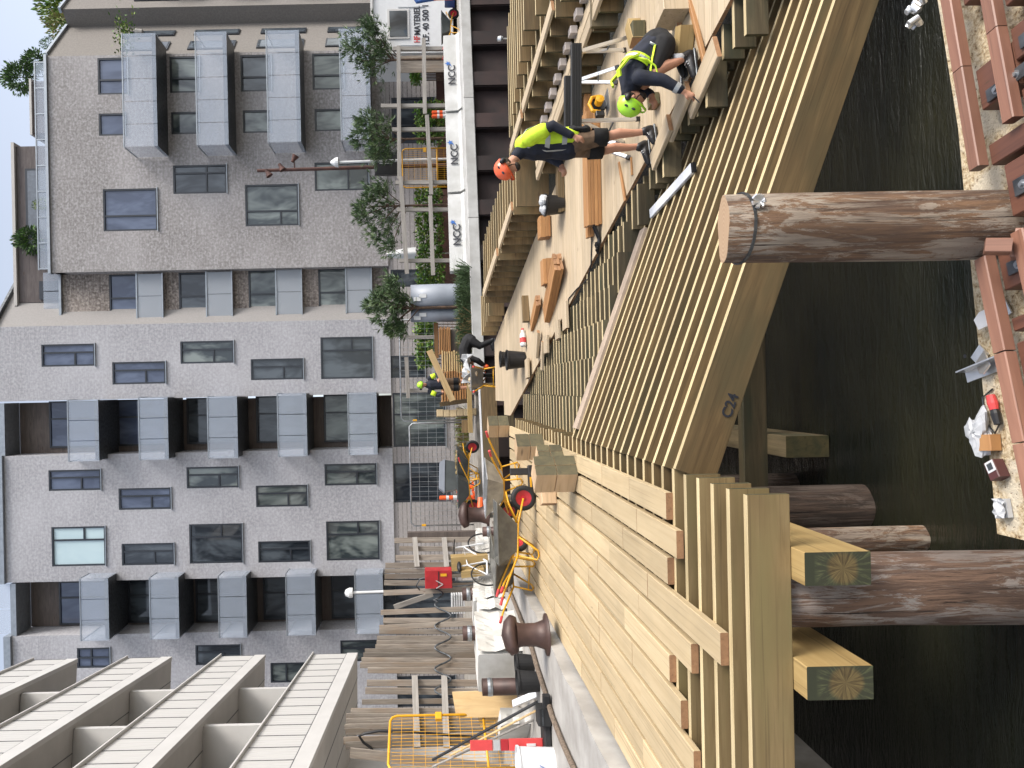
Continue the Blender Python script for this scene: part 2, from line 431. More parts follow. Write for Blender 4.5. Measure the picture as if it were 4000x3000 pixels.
# ------------------------------------------------------------------ setting: water, ground, quay
MBw = MB().face([(-600, -300, 0), (600, -300, 0), (600, 600, 0), (-600, 600, 0)])
struct('water', MBw, M['water'])
QX0, QY0, QS = -3.1, 21.0, 0.218                     # far quay front line: Y = QY0 + QS * (X - QX0)
def qy(X): return QY0 + QS * (X - QX0)
GZ = 2.0
gp = [(-3.72, -60), (-3.47, 7), (-3.42, 12), (-3.12, 21.0), (90, qy(90)), (600, 160), (600, 900), (-600, 900), (-600, -60)]
struct('ground', MB().slab(gp, -2, GZ - .004), plain('site_gravel', (.34, .315, .28), .9, scale=3, c2=(.22, .2, .17), bs=.5))
# old concrete quay on the left, with a broken edge
mb = MB()
ed = []
k = 46
for i in range(k + 1):
    y = 3.0 + (20.6 - 3.0) * i / k
    x = -3.40 + .02 * (y - 7) * (.4) + random.uniform(-.05, .03)
    ed.append((x, y))
mb.slab(ed[::1] + [(-60, 20.6), (-60, 3.0)], 1.2, GZ)
struct('old_concrete_quay', mb, M['concrete'])
# sheet piling and coping of the far quay
d = V((1, QS, 0)).normalized(); n_ = V((QS, -1, 0)).normalized()
mb = MB()
p = V((QX0, QY0, 0)); k = 0
while p.x < 34:
    L = .50 if k % 2 else 1.02
    off = n_ * (.40 if k % 2 else .12)
    a, b = p + off, p + d * L + off
    mb.bar(a + V((0, 0, .78)), b + V((0, 0, .78)), .1, 2.0)
    if k % 2: mb.bar(p + n_ * .12 + V((0, 0, .78)), p + n_ * .40 + V((0, 0, .78)), .06, 2.0); mb.bar(p + d * L + n_ * .12 + V((0, 0, .78)), p + d * L + n_ * .40 + V((0, 0, .78)), .06, 2.0)
    p = p + d * L; k += 1
tag(mb.build('sheet_pile_wall', M['rust_pile']), 'brown rusted steel sheet piling below the far concrete quay edge', 'quay wall')
for i in range(9):
    s0 = V((QX0 + .1, QY0, 1.9)) + d * (i * 4.2 + .01); s1 = V((QX0 + .1, QY0, 1.9)) + d * (i * 4.2 + 4.19)
    if i == 0: s0 = s0 + d * 2.9
    o = MB().bar(s0 + n_ * .12, s1 + n_ * .12, .72, .34, ch=.02).build('quay_coping', M['coping'])
    tag(o, 'pale new concrete coping section along the far quay edge', 'coping', 'coping sections on the quay edge')
# bottom fender beam on the left part of the far quay
board('quay_edge_beam', A(1905, 1500, 20.3), A(1925, 1960, 19.9), .5, .42, [M['treated'], M['treated_end']])
tag(bpy.data.objects['quay_edge_beam'], 'heavy timber beam fixed along the quay edge below the parked wheelbarrows', 'timber beam')
tag(MB().bar(A(1872, 1520, 20.25), A(1893, 1975, 19.85), .3, .03).build('edge_strip', M['white']), 'white painted strip on top of the timber quay beam', 'strip')

# ------------------------------------------------------------------ buildings
YF = 32.0
def fx(x, y, Y=YF): return A(x, y, Y)
def window(root, x0, y0, x1, y1, Y=YF, spec=('v', .3), pm='pane', kind=None):
    """rect in photo pixels: x0..x1 top to bottom, y0..y1 right to left"""
    c = A((x0 + x1) / 2, (y0 + y1) / 2, Y); w = (y1 - y0) * Y / F; h = (x1 - x0) * Y / F
    fr = MB(); t = .075; yy = .05
    fr.box((0, 0, h / 2 - t / 2), (w, yy * 2, t)).box((0, 0, -h / 2 + t / 2), (w, yy * 2 + .012, t))
    fr.box((-w / 2 + t / 2, 0, 0), (t, yy * 2 - .01, h - 2 * t)).box((w / 2 - t / 2, 0, 0), (t, yy * 2 - .01, h - 2 * t))
    for s in spec:
        k, f = s[0], s[1]
        if k == 'v': fr.box((-w / 2 + w * f, 0, 0), (t, yy * 2 - .02, h - 2 * t))
        elif k == 'h': fr.box((0, 0, h / 2 - h * f), (w - 2 * t, yy * 2 - .03, t))
        elif k == 'hl': fr.box((-w / 2 + w * s[2] / 2, 0, h / 2 - h * f), (w * s[2] - t, yy * 2 - .03, t))
        elif k == 'hr': fr.box((w / 2 - w * (1 - s[2]) / 2, 0, h / 2 - h * f), (w * (1 - s[2]) - t, yy * 2 - .03, t))
    o = fr.build('window', M['frame']); o.location = (c.x, Y + .06, c.z); setpar(o, root, True)
    g = MB().box((0, 0, 0), (w - .06, .02, h - .06)).build('pane', M[pm]); g.location = (0, .02, 0); g.parent = o
    sl_ = MB().box((0, -.03, -h / 2 - .02), (w + .06, .2, .035)).build('sill', M['zinc']); sl_.parent = o
    return (c.x - w / 2, c.x + w / 2, c.z - h / 2, c.z + h / 2)
def wall(name, root, x0, x1, z0, z1, Y, holes, m, depth=.35):
    xs = sorted({x0, x1, *[h[0] for h in holes], *[h[1] for h in holes]}); zs = sorted({z0, z1, *[h[2] for h in holes], *[h[3] for h in holes]})
    xs = [x for x in xs if x0 <= x <= x1]; zs = [z for z in zs if z0 <= z <= z1]
    mb = MB()
    for i in range(len(xs) - 1):
        for j in range(len(zs) - 1):
            cx, cz = (xs[i] + xs[i + 1]) / 2, (zs[j] + zs[j + 1]) / 2
            if any(h[0] < cx < h[1] and h[2] < cz < h[3] for h in holes): continue
            mb.face([(xs[i], Y, zs[j]), (xs[i + 1], Y, zs[j]), (xs[i + 1], Y, zs[j + 1]), (xs[i], Y, zs[j + 1])])
    for h in holes:
        a, b, c, d_ = h
        for q in ([(a, c), (b, c)], [(b, c), (b, d_)], [(b, d_), (a, d_)], [(a, d_), (a, c)]):
            mb.face([(q[0][0], Y, q[0][1]), (q[1][0], Y, q[1][1]), (q[1][0], Y + depth, q[1][1]), (q[0][0], Y + depth, q[0][1])])
    for X in (x0, x1): mb.face([(X, Y, z0), (X, Y, z1), (X, Y + 2.0, z1), (X, Y + 2.0, z0)])
    mb.face([(x0, Y, z1), (x1, Y, z1), (x1, Y + 2, z1), (x0, Y + 2, z1)])
    return mb.build(name, m, root, pw=True)
def balcony(root, xt, xb, y0, y1, Yb, Yf, ns=3):
    """glass box balcony: xt/xb top and bottom of the front glass in the photo at depth Yf"""
    a, b = A(xt, y0, Yf), A(xb, y1, Yf); X1, X0 = A((xt + xb) / 2, y0, Yf).x, A((xt + xb) / 2, y1, Yf).x
    zt, zb = A(xt, (y0 + y1) / 2, Yf).z, A(xb, (y0 + y1) / 2, Yf).z
    o = MB().box(((X0 + X1) / 2, (Yb + Yf) / 2, zb + .1), (X1 - X0 - .06, Yb - Yf - .05, .16)).build('balcony', M['steel_dark'], root, pw=True)
    W = X1 - X0
    for i in range(ns):
        g = MB().box((X0 + W * (i + .5) / ns, Yf, (zt + zb) / 2), (W / ns - .03, .02, zt - zb)).build('glass_panel', M['blade'], o)
    for X in (X0, X1): MB().box((X, (Yb + Yf) / 2, (zt + zb) / 2), (.02, Yb - Yf - .04, zt - zb)).build('glass_panel', M['blade'], o)
    r = MB().box(((X0 + X1) / 2, Yf, zt + .02), (W, .05, .04))
    for X in (X0, X1): r.box((X, (Yb + Yf) / 2 + .03, zt + .02), (.045, Yb - Yf - .07, .035))
    r.build('handrail', M['zinc'], o)
    for k in range(6):        # things kept on the balcony floor show dimly through the glass
        pass
    return o
def X_(x, y, Y=YF): return A(x, y, Y).x
def Z_(x, y, Y=YF): return A(x, y, Y).z
def place_windows(root, rows, Y, holes):
    for r in rows:
        holes.append(window(root, *r[:4], Y, r[4], r[5] if len(r) > 5 else 'pane'))
BG = 'facade towers of the brick apartment block'
zg = GZ - .1
S2 = (('v', .36), )
SM = (('v', .62), ('hl', .62, .62))           # tall light plus a divided one
SL = (('v', .62), ('hl', .62, .62))
# --- right tower
root = thing('apartment_building', 'brown speckled brick apartment tower with glass box balconies and planted roof terrace', 'building', (9.5, 34, GZ))
holes = []
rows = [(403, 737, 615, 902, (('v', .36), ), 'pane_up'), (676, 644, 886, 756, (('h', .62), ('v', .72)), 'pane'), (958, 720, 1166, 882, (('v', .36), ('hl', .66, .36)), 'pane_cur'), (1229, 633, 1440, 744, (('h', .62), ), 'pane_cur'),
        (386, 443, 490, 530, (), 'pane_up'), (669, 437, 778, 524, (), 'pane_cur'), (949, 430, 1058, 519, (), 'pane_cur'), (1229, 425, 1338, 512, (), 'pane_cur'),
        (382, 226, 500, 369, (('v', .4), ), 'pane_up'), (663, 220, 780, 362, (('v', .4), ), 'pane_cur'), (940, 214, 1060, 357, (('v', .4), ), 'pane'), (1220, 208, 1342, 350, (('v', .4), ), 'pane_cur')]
place_windows(root, rows, YF, holes)
tx0, tx1, tz = X_(700, 1055), X_(560, 213), 20.05
wall('brick_wall', root, tx0, tx1, 5.0, tz, YF, holes, M['brick1'])
for (xt, xb, y0, y1) in ((482, 612, 130, 573), (768, 889, 124, 567), (1045, 1172, 118, 556), (1331, 1446, 112, 548)):
    balcony(root, xt, xb, y0, y1, YF - .02, 30.6, 5)
ds = V((.755, .656, 0)); c0 = V((tx1, YF, 0))
def sidep(t, z, off=0.0): q = c0 + ds * t + V((.656, -.755, 0)) * off; return V((q.x, q.y, z))
mb = MB()
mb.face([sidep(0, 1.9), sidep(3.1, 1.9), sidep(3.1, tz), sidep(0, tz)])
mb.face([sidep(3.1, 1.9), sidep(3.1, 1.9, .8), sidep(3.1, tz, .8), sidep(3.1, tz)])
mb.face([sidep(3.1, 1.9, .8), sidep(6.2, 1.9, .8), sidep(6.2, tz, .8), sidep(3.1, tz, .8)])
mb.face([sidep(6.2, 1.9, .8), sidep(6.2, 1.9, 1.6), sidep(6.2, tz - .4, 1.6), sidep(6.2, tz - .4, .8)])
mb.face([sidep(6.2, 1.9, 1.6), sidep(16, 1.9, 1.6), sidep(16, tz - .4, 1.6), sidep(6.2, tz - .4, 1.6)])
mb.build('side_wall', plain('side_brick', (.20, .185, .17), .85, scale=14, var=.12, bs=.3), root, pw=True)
for zc in (15.6, 12.6, 9.5, 6.4):
    for t, w_ in ((.75, .8), (2.1, .5), (4.2, .7), (5.4, .5)):
        of = .03 if t < 3.1 else .83
        R = basis(ds)
        o = MB().box((0, 0, 0), (w_, .06, 2.1)).build('window', M['frame'], root, pw=True); q = sidep(t, zc + .2, of)
        o.matrix_basis = Matrix.Translation(q) @ R.to_4x4()
        g = MB().box((0, -.03, 0), (w_ - .14, .02, 1.95)).build('pane', M['pane'], o)
    q = sidep(4.9, zc - .45, 1.4)
    o = MB().box((0, 0, -.55), (1.7, 1.1, .15)).build('balcony', M['steel_dark'], root, pw=True); o.matrix_basis = Matrix.Translation(q) @ basis(ds).to_4x4()
    MB().box((0, -.55, 0), (1.7, .02, 1.2)).build('glass_panel', M['blade'], o)
    for s in (-1, 1): MB().box((s * .85, 0, 0), (.02, 1.08, 1.2)).build('glass_panel', M['blade'], o)
    MB().box((0, -.55, .62), (1.72, .05, .04)).build('handrail', M['zinc'], o)
mb = MB().box(((tx0 + tx1) / 2, YF + .05, tz + .05), (tx1 - tx0 + .1, .3, .12)).bar(sidep(.1, tz + .05), sidep(3.15, tz + .05), .25, .12).bar(sidep(3.0, tz + .05, .8), sidep(6.2, tz + .05, .8), .25, .12)
mb.build('parapet_trim', M['zinc'], root, pw=True)
mb = MB().slab([(tx0, YF + .1), (tx1, YF + .1), (tx1 + 8, YF + 7.5), (tx1 + 8, 46), (tx0, 46)], tz - .5, tz - .1); mb.build('roof', M['zinc'], root, pw=True)
# roof terrace glass railing
rl = MB()
for i in range(9):
    xa = tx0 + .2 + (tx1 - tx0 - .4) * i / 8
    if i < 8: MB().box((xa + (tx1 - tx0 - .4) / 16, YF + .12, tz + .35), ((tx1 - tx0 - .4) / 8 - .05, .02, .45)).build('glass_panel', M['blade'], root, pw=True)
    rl.box((xa, YF + .12, tz + .33), (.05, .05, .55))
rl.box(((tx0 + tx1) / 2, YF + .12, tz + .62), (tx1 - tx0 - .3, .06, .05)).build('terrace_railing', M['zinc'], root, pw=True)
# dark clad roof storey
PY = 33.0
px0, px1 = X_(100, 1182, PY), X_(100, 572, PY); pz = Z_(66, 800, PY)
bx0, bx1 = X_(150, 520, 33.6), X_(150, 318, 33.6); bz = Z_(128, 420, 33.6)
MB().box(((px0 + px1) / 2, PY + 2, (tz + pz) / 2), (px1 - px0, 4, pz - tz + .2)).build('roof_storey', M['clad_roof'], root, pw=True)
MB().box(((bx0 + bx1) / 2, 35.6, (tz + bz) / 2), (bx1 - bx0, 4, bz - tz)).build('roof_storey', M['clad_roof'], root, pw=True)
MB().box(((px0 + px1) / 2, PY + 2, pz + .07), (px1 - px0 + .3, 4.3, .14)).build('roof_trim', M['soffit'], root, pw=True)
MB().box(((bx0 + bx1) / 2, 35.6, bz + .05), (bx1 - bx0 + .2, 4.2, .1)).build('roof_trim', M['soffit'], root, pw=True)
wx0, wx1 = X_(150, 985, PY), X_(150, 660, PY); wz = Z_(104, 800, PY)
o = MB().box(((wx0 + wx1) / 2, PY - .03, (tz + wz) / 2), (wx1 - wx0, .1, wz - tz)).build('terrace_door', M['frame'], root, pw=True)
MB().box(((wx0 + wx1) / 2, PY - .1, (tz + wz) / 2 - .05), (wx1 - wx0 - .22, .04, wz - tz - .15)).build('pane', plain('grey_blind', (.15, .17, .20), .3), o)
MB().box((X_(170, 1135, PY), PY - .03, tz + .5), (.85, .1, 1.1)).build('terrace_door', M['frame'], root, pw=True)
# --- recessed bay with railed windows
holes = []
rows = [(427, 1071, 633, 1246, (('v', .47), ), 'pane_up'), (699, 1063, 904, 1238, (('v', .47), ), 'pane'), (971, 1054, 1176, 1230, (('v', .47), ), 'pane_cur'), (1244, 1048, 1449, 1223, (('v', .47), ), 'pane_cur')]
rx0, rx1 = X_(700, 1277, 32.6), X_(700, 1050, 32.6)
broot = thing('apartment_bay', 'narrow mottled brick bay of four glazed openings with frosted railings', 'building', ((rx0 + rx1) / 2, 33, GZ), group=None)
place_windows(broot, rows, 32.6, holes)
wall('brick_wall', broot, rx0, rx1, 2.0, Z_(243, 1150, 32.6), 32.6, [h for h in holes] , M['brick3'])
for r in rows:
    xm = r[0] + 108; x1 = r[2] + 3
    c = A((xm + x1) / 2, (r[1] + r[3]) / 2 - 2, 32.3); w_ = (r[3] - r[1]) * 32.3 / F; h_ = (x1 - xm) * 32.3 / F
    o = MB().box((c.x, 32.3, c.z + h_ / 2), (w_ + .05, .1, .06)).box((c.x, 32.3, c.z - h_ / 2), (w_ + .05, .1, .05)).box((c.x - w_ / 2, 32.42, c.z), (.05, .24, h_)).build('railing', M['zinc'], broot, pw=True)
    for s in (-1, 1): MB().box((c.x + s * w_ / 4, 32.3, c.z), (w_ / 2 - .02, .03, h_ - .06)).build('glass_panel', M['frost'], o)
MB().box(((rx0 + rx1) / 2, 32.6, Z_(243, 1150, 32.6) + .03), (rx1 - rx0, .3, .1)).build('parapet_trim', M['zinc'], broot, pw=True)
for i in range(3): MB().box((rx0 + (rx1 - rx0) * (i + .5) / 3, 32.75, Z_(243, 1150, 32.6) + .5), ((rx1 - rx0) / 3 - .05, .02, .85)).build('glass_panel', M['blade'], broot, pw=True)
# --- middle tower
root = thing('apartment_building', 'tall pale grey brick tower rising past the top edge with five staggered windows', 'building', (1.3, 33, GZ))
holes = []
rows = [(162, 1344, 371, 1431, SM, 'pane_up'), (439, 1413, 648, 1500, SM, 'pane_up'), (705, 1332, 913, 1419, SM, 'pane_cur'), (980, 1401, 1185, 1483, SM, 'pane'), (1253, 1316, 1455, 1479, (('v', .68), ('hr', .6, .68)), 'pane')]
place_windows(root, rows, YF, holes)
mx0, mx1 = X_(700, 1554), X_(700, 1263)
wall('brick_wall', root, mx0, mx1, 5.0, 22.6, YF, holes, M['brick2'])
c1 = V((mx1, YF, 0)) ; q = c1 + ds * 9
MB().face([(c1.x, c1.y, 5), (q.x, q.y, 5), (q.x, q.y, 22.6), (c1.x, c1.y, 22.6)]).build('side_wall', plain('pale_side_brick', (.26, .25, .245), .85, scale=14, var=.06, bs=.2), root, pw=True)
MB().bar((c1.x, c1.y, 22.65), (q.x, q.y, 22.65), .4, .12).build('parapet_trim', M['steel_dark'], root, pw=True)
# --- balcony recesses
def recess(label, y0, y1, zt, rows, top):
    x0, x1 = X_(700, y1), X_(700, y0)
    root = thing('balcony_bay', label, 'building', ((x0 + x1) / 2, 34, GZ))
    MB().box(((x0 + x1) / 2, 33.35, (4.4 + zt) / 2), (x1 - x0, .2, zt - 4.4)).build('timber_wall', M['dark_clad'], root, pw=True)
    for (wx0_, wx1_, wy0, wy1, pm, bt, bb, by0, by1) in rows:
        window(root, wx0_, wy0, wx1_, wy1, 33.15, (('v', .62), ), pm)
        balcony(root, bt, bb, by0, by1, 33.2, 31.1, 3)
        zb = Z_(bb, (by0 + by1) / 2, 31.1)
    MB().box(((x0 + x1) / 2, 32.6, zt + .1), (x1 - x0 + .02, 1.2, .25)).build('parapet_trim', M['zinc'], root, pw=True)
    gz = zt + .75
    for i in range(2): MB().box((x0 + (x1 - x0) * (i + .5) / 2, 32.2, gz), ((x1 - x0) / 2 - .05, .02, 1.0)).build('glass_panel', M['blade'], root, pw=True)
    return root
recess('dark timber balcony bay between the tall middle tower and its left neighbour', 1562, 1770, Z_(46, 1660, 32.6),
       [(192, 385, 1566, 1748, 'pane_up', 268, 386, 1562, 1802), (458, 655, 1560, 1740, 'pane_up', 545, 657, 1551, 1796), (729, 927, 1553, 1733, 'pane', 814, 928, 1548, 1790), (1000, 1198, 1546, 1728, 'pane', 1087, 1199, 1536, 1783), (1265, 1472, 1540, 1725, 'pane_cur', 1362, 1473, 1533, 1777)], 0)
recess('dark timber balcony bay nearest the white building', 2268, 2470, Z_(90, 2360, 32.6),
       [(230, 424, 2270, 2440, 'pane_up', 316, 425, 2259, 2503), (500, 697, 2262, 2432, 'pane', 588, 699, 2256, 2497), (764, 962, 2256, 2428, 'pane', 856, 964, 2250, 2491), (1028, 1230, 2250, 2420, 'pane', 1120, 1232, 2241, 2482), (1294, 1495, 2244, 2415, 'pane', 1389, 1497, 2241, 2476)], 0)
# --- left towers
root = thing('apartment_building', 'pale grey brick tower with eight dark framed windows between the two balcony bays', 'building', (-6, 33, GZ))
holes = []
SW = (('v', .66), ('hr', .6, .66)); 
rows = [(190, 1835, 395, 1916, SM, 'pane_up'), (464, 1906, 669, 1990, SM, 'pane_up'), (729, 1823, 933, 1906, SM, 'pane_cur'), (1000, 1895, 1202, 1979, SM, 'pane_cur'), (1268, 1811, 1471, 1895, SM, 'pane_cur'),
        (202, 2057, 413, 2211, SW, 'pane_pale'), (476, 2122, 681, 2207, SM, 'pane'), (740, 2046, 948, 2200, SW, 'pane'), (1009, 2113, 1212, 2196, SM, 'pane'), (1275, 2035, 1482, 2188, SW, 'pane_cur')]
place_windows(root, rows, YF, holes)
lx0, lx1 = X_(700, 2262), X_(700, 1768)
wall('brick_wall', root, lx0, lx1, 5.0, Z_(18, 2000), YF, holes, M['brick2'])
MB().box(((lx0 + lx1) / 2, YF + .1, Z_(18, 2000) + .12), (lx1 - lx0 + .06, .5, .26)).build('parapet_trim', M['zinc'], root, pw=True)
root = thing('apartment_building', 'grey brick end tower partly hidden behind the white balconied building', 'building', (-12, 33, GZ))
holes = []
rows = [(301, 2530, 431, 2609, (('h', .42), ('v', .5)), 'pane_up'), (764, 2518, 940, 2597, SM, 'pane'), (1057, 2588, 1202, 2666, (('h', .42), ), 'pane_cur'), (1330, 2500, 1475, 2583, SM, 'pane_cur')]
place_windows(root, rows, YF, holes)
ex0, ex1 = X_(700, 3300), X_(700, 2472)
wall('brick_wall', root, ex0, ex1, 5.0, Z_(47, 2500), YF, holes, M['brick2'])
MB().box(((ex0 + ex1) / 2, YF + .1, Z_(47, 2500) + .15), (ex1 - ex0 + .06, .5, .3)).build('parapet_trim', M['zinc'], root, pw=True)
# --- plinth storey of grooved brick with dark openings
root = thing('ground_storey', 'grooved grey brick ground storey with dark doors and glazed openings under the towers', 'building', (0, 33, GZ))
holes = []
rows = [(1526, 1389, 1660, 1475, (('v', .5), ), 'pane'), (1535, 1533, 1740, 1744, (('v', .6), ), 'pane_cur'), (1538, 1808, 1760, 1961, (('v', .45), ), 'pane'), (1526, 1052, 1700, 1120, (), 'pane'), (1530, 380, 1700, 560, (('v', .4), ), 'pane'), (1500, 2260, 1780, 2440, (('v', .5), ), 'pane'), (1510, 2640, 1780, 2760, (('v', .5), ), 'pane')]
for r in rows: holes.append(window(root, *r[:4], 32.1, r[4], r[5]))
wall('brick_wall', root, ex0, tx1, 1.9, 5.0, 32.1, holes, M['corduroy'])
for (xx0, xx1) in ((tx0, tx1), (mx0, mx1), (lx0, lx1)):
    pass
# --- white building with four balcony decks on the left
root = thing('balcony_building', 'white building with stacked balcony decks and ribbed pale parapets at the left', 'building', (-9, 18, GZ))
P0 = V((-8.42, 23, 0)); dv = V((.149, -1, 0)).normalized(); nv = V((-dv.y * -1, 0, 0)); nv = V((-1, -.149, 0)).normalized()
def wb(t, s, z): q = P0 + dv * t + nv * s; return V((q.x, q.y, z))
LN = 17
wmat = NT('ribbed_white_parapet')
cc = wmat.coords((1, 1, 1), rnd=False); wv = wmat.n('TexWave'); wv.bands_direction = 'Y'; wv.inputs['Scale'].default_value = 2.2; wmat.l(cc, wv.inputs['Vector'])
wmat.bump(wv.outputs['Fac'], .35, .02); M['ribbed'] = wmat.fin((.50, .49, .475), .5)
for zb in (14.85, 11.83, 8.83, 5.87):
    sl2 = MB().slab([wb(0, .1, 0), wb(LN, .1, 0), wb(LN, 2.4, 0), wb(0, 2.4, 0)], zb + .0, zb + .3); o = sl2.build('balcony_deck', M['soffit'], root, pw=True)
    MB().bar(wb(0, .05, zb + .15), wb(LN, .05, zb + .15), .12, .34).build('edge_band', M['white_panel'], o)
    MB().bar(wb(0, .06, zb + .86), wb(LN, .06, zb + .86), .1, 1.06).build('parapet', M['ribbed'], o)
    jm = MB()
    for i in range(24): jm.bar(wb(.02 + i * .72, .006, zb + .34), wb(.02 + i * .72, .006, zb + 1.38), .012, .012, up=V((0, 1, 0)))
    jm.bar(wb(0, .005, zb + .33), wb(LN, .005, zb + .33), .02, .02)
    MB().bar(wb(0, .03, zb + 1.41), wb(LN, .03, zb + 1.41), .2, .035).build('parapet_cap', M['white_panel'], o)
    jm.build('panel_joint', M['steel_dark'], o)
    MB().bar(wb(0.02, .1, zb + .86), wb(0.02, 2.4, zb + .86), .08, 1.06).build('end_parapet', M['white_panel'], o)
    sj = MB()
    for s in (.75, 1.5): sj.bar(wb(0, s, zb - .002), wb(LN, s, zb - .002), .02, .012)
    sj.build('soffit_joint', M['steel_dark'], o)
bw = MB().bar(wb(.6, 2.5, 8.5), wb(LN, 2.5, 8.5), .2, 17); bw.build('back_wall', M['white_panel'], root, pw=True)
MB().bar(wb(.5, 2.4, 8.5), wb(.5, 14, 8.5), .2, 17).build('end_wall', M['white_panel'], root, pw=True)
for zb in (14.85, 11.83, 8.83, 5.87):
    for t in (3.2, 6.4, 9.6, 12.8, 16):
        MB().bar(wb(t, .22, zb + 1.66), wb(t, 2.4, zb + 1.66), .16, 2.66).build('partition', M['white_panel'], root, pw=True)
        w_ = MB().bar(wb(t - 2.4, 2.37, zb + 1.5), wb(t - .5, 2.37, zb + 1.5), .08, 2.2).build('window', M['frame'], root, pw=True)
        MB().bar(wb(t - 2.3, 2.31, zb + 1.5), wb(t - .6, 2.31, zb + 1.5), .03, 2.0).build('pane', M['pane'], w_)

# ------------------------------------------------------------------ roof plants
def ball_tree(name, label, base, h, r, n, mats, trunk=True, group='potted trees on the roof terrace'):
    t = thing(name, label, 'tree', base, 0, group)
    if trunk: MB().tube([(0, 0, 0), (.03, 0, h * .5), (0, .02, h)], [.035, .03, .02], 6).build('trunk', M['bark'], t)
    else: MB().tube([(0, 0, 0), (.03, 0, h * .6)], [.04, .02], 6).build('stem', M['bark'], t)
    m = MB()
    for i in range(n * 3):
        q = V((random.gauss(0, 1), random.gauss(0, 1), random.gauss(0, 1))).normalized() * r * random.uniform(.35, 1.05) ** .6
        if not trunk: q.z *= 1.4
        q = V((0, 0, h)) + q * (1 + .25 * math.sin(q.x * 9 + q.z * 7))
        m.leaf(q, (q - V((0, 0, h))) + V((random.uniform(-.3, .3) * r, random.uniform(-.3, .3) * r, r * .3)), r * .32, r * .13, random.choice((0, 0, 1)))
    m.build('crown', mats, t)
    return t
tm = [M['needle1'], M['hedge']]
def roofpt(x, y, Y): p = A(x, y, Y); return (p.x, p.y, tz - .1)
def bt(label, x, y, Y, r, n=420, mats=tm, trunk=True):
    p = A(x, y, Y); ball_tree('potted_tree' if trunk else 'roof_shrub', label, (p.x, p.y, tz - .1), p.z - tz + .1, r, n, mats, trunk, 'potted trees on the roof terrace' if trunk else 'shrubs along the roof edge')
bt('round clipped tree on bare stem standing highest on the brown roof terrace', 72, 303, 37.0, .66)
bt('round bushy tree near the right corner of the roof terrace', 135, 240, 37, .52)
bt('small round tree before the grey blind of the roof storey', 110, 935, 32.6, .52)
bt('low green shrub at the roof corner beside the round bushy tree', 198, 172, 36, .3, 200, trunk=False)
bt('brown twiggy shrub at the far right end of the roof edge', 250, 98, 38, .65, 260, [M['bush'], M['drygrass']], False)
bt('yellow green tree spilling over the far right roof corner', 258, 22, 41, 1.0, 520, [M['bush'], M['hedge']], False)
bt('tiny pale shrub before the roof storey wall', 166, 800, 32.55, .26, 150, [M['bush'], M['needle1']], False)
p = A(490, 110, 31.2)
t = thing('balcony_plant', 'green leafy plant hanging over the corner of the top glass balcony', 'plant', (p.x - .2, p.y, p.z - .75))
MB().lathe([(.12, 0), (.16, .3), (.15, .3)], (0, 0, 0), 10).build('pot', M['concrete'], t)
m = MB()
for i in range(300): q = V((random.gauss(0, .42), random.gauss(0, .2), .75 + random.gauss(0, .2))); m.leaf(q, (random.gauss(0, 1), random.gauss(0, 1), .4), .18, .08, i % 2)
m.build('foliage', [M['bush'], M['hedge']], t)
# ------------------------------------------------------------------ timber deck on the left
ZL = EYE - 1.8                                       # joist tops
TD, TE, TT = M['treated'], M['treated_end'], M['treated_top']
root = thing('timber_deck', 'level left deck of pale boards on closely spaced brown joists with stepped board ends', 'deck', (-2.0, 9, 0))
def joist(p0, p1, root, mats=None, dep=.24, th=.045):
    """timber on edge with a paler top edge"""
    p0, p1 = V(p0), V(p1); L = (p1 - p0).length
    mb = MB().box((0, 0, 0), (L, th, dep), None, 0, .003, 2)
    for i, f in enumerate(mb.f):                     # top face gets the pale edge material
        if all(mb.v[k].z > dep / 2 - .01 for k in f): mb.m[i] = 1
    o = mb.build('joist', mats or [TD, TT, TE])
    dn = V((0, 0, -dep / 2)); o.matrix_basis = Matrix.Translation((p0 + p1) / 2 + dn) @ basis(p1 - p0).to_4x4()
    setpar(o, root, True); return o
for n in range(44):
    y = 4.03 + .232 * n
    e = -.62 + random.uniform(-.012, .012)
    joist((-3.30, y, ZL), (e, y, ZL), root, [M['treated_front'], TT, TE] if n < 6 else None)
CW = [M['cream'], M['cream_end']]
CL = [M['cream_left'], M['cream_end']]
ends = [5.2, 5.0, 5.2, 4.29, 4.77, 5.2, 4.985, 4.76, 4.9, 4.5, 4.7]
for i, ye in enumerate(ends):
    xr = -.78 - .236 * i; y = ye
    while y < 14.5:
        L = random.choice((.93, 1.16, 1.39, 1.16)); L = L if 14.5 - (y + L) > .5 else 14.6 - y
        dz = random.uniform(-.002, .002)
        board('plank', (xr - .106 + random.uniform(-.002, .002), y, ZL + .026 + dz), (xr - .106, y + L - .004, ZL + .026 + dz), .197, .05, CL, root)
        y += L
for (y0_, y1_) in ((2157, 2289), (2603, 2736)):
    xc = A(3200, (y0_ + y1_) / 2, 3.87).x
    board('girder', (xc, 3.87, ZL - .243 - .179), (xc, 14.2, ZL - .243 - .179), .182, .358, [M['yellow_beam'], M['beam_end']] if 'beam_end' in M else [M['yellow_beam'], TE], root)
for x, y in ((3084, 2035), (3084, 2195)):
    m = MB(); q = A(x, y, 3.95); m.lathe([(.0, 0), (.022, 0), (.022, .03), (.012, .03), (.012, .05), (.0, .05)], (q.x, q.y + .2, ZL - .27), 8)
    m.build('bolt', M['steel'], root, pw=True)

# sloping joist field right of the fold
rr = thing('joist_ramp', 'slanting field of brown joists with pale top edges dropping right to the water', 'ramp frame', (1.2, 6.5, 0))
SLP = .365
nR = 16
for j in range(nR):
    y = 5.1 + .232 * j + .05
    xe = 3.6 if j < 9 else 3.6 - (j - 8) * .22
    joist((-.66, y, ZL + .015), (xe, y, ZL + .015 - SLP * (xe + .66)), rr, [TD, TT, TE], .26 if j else .30)
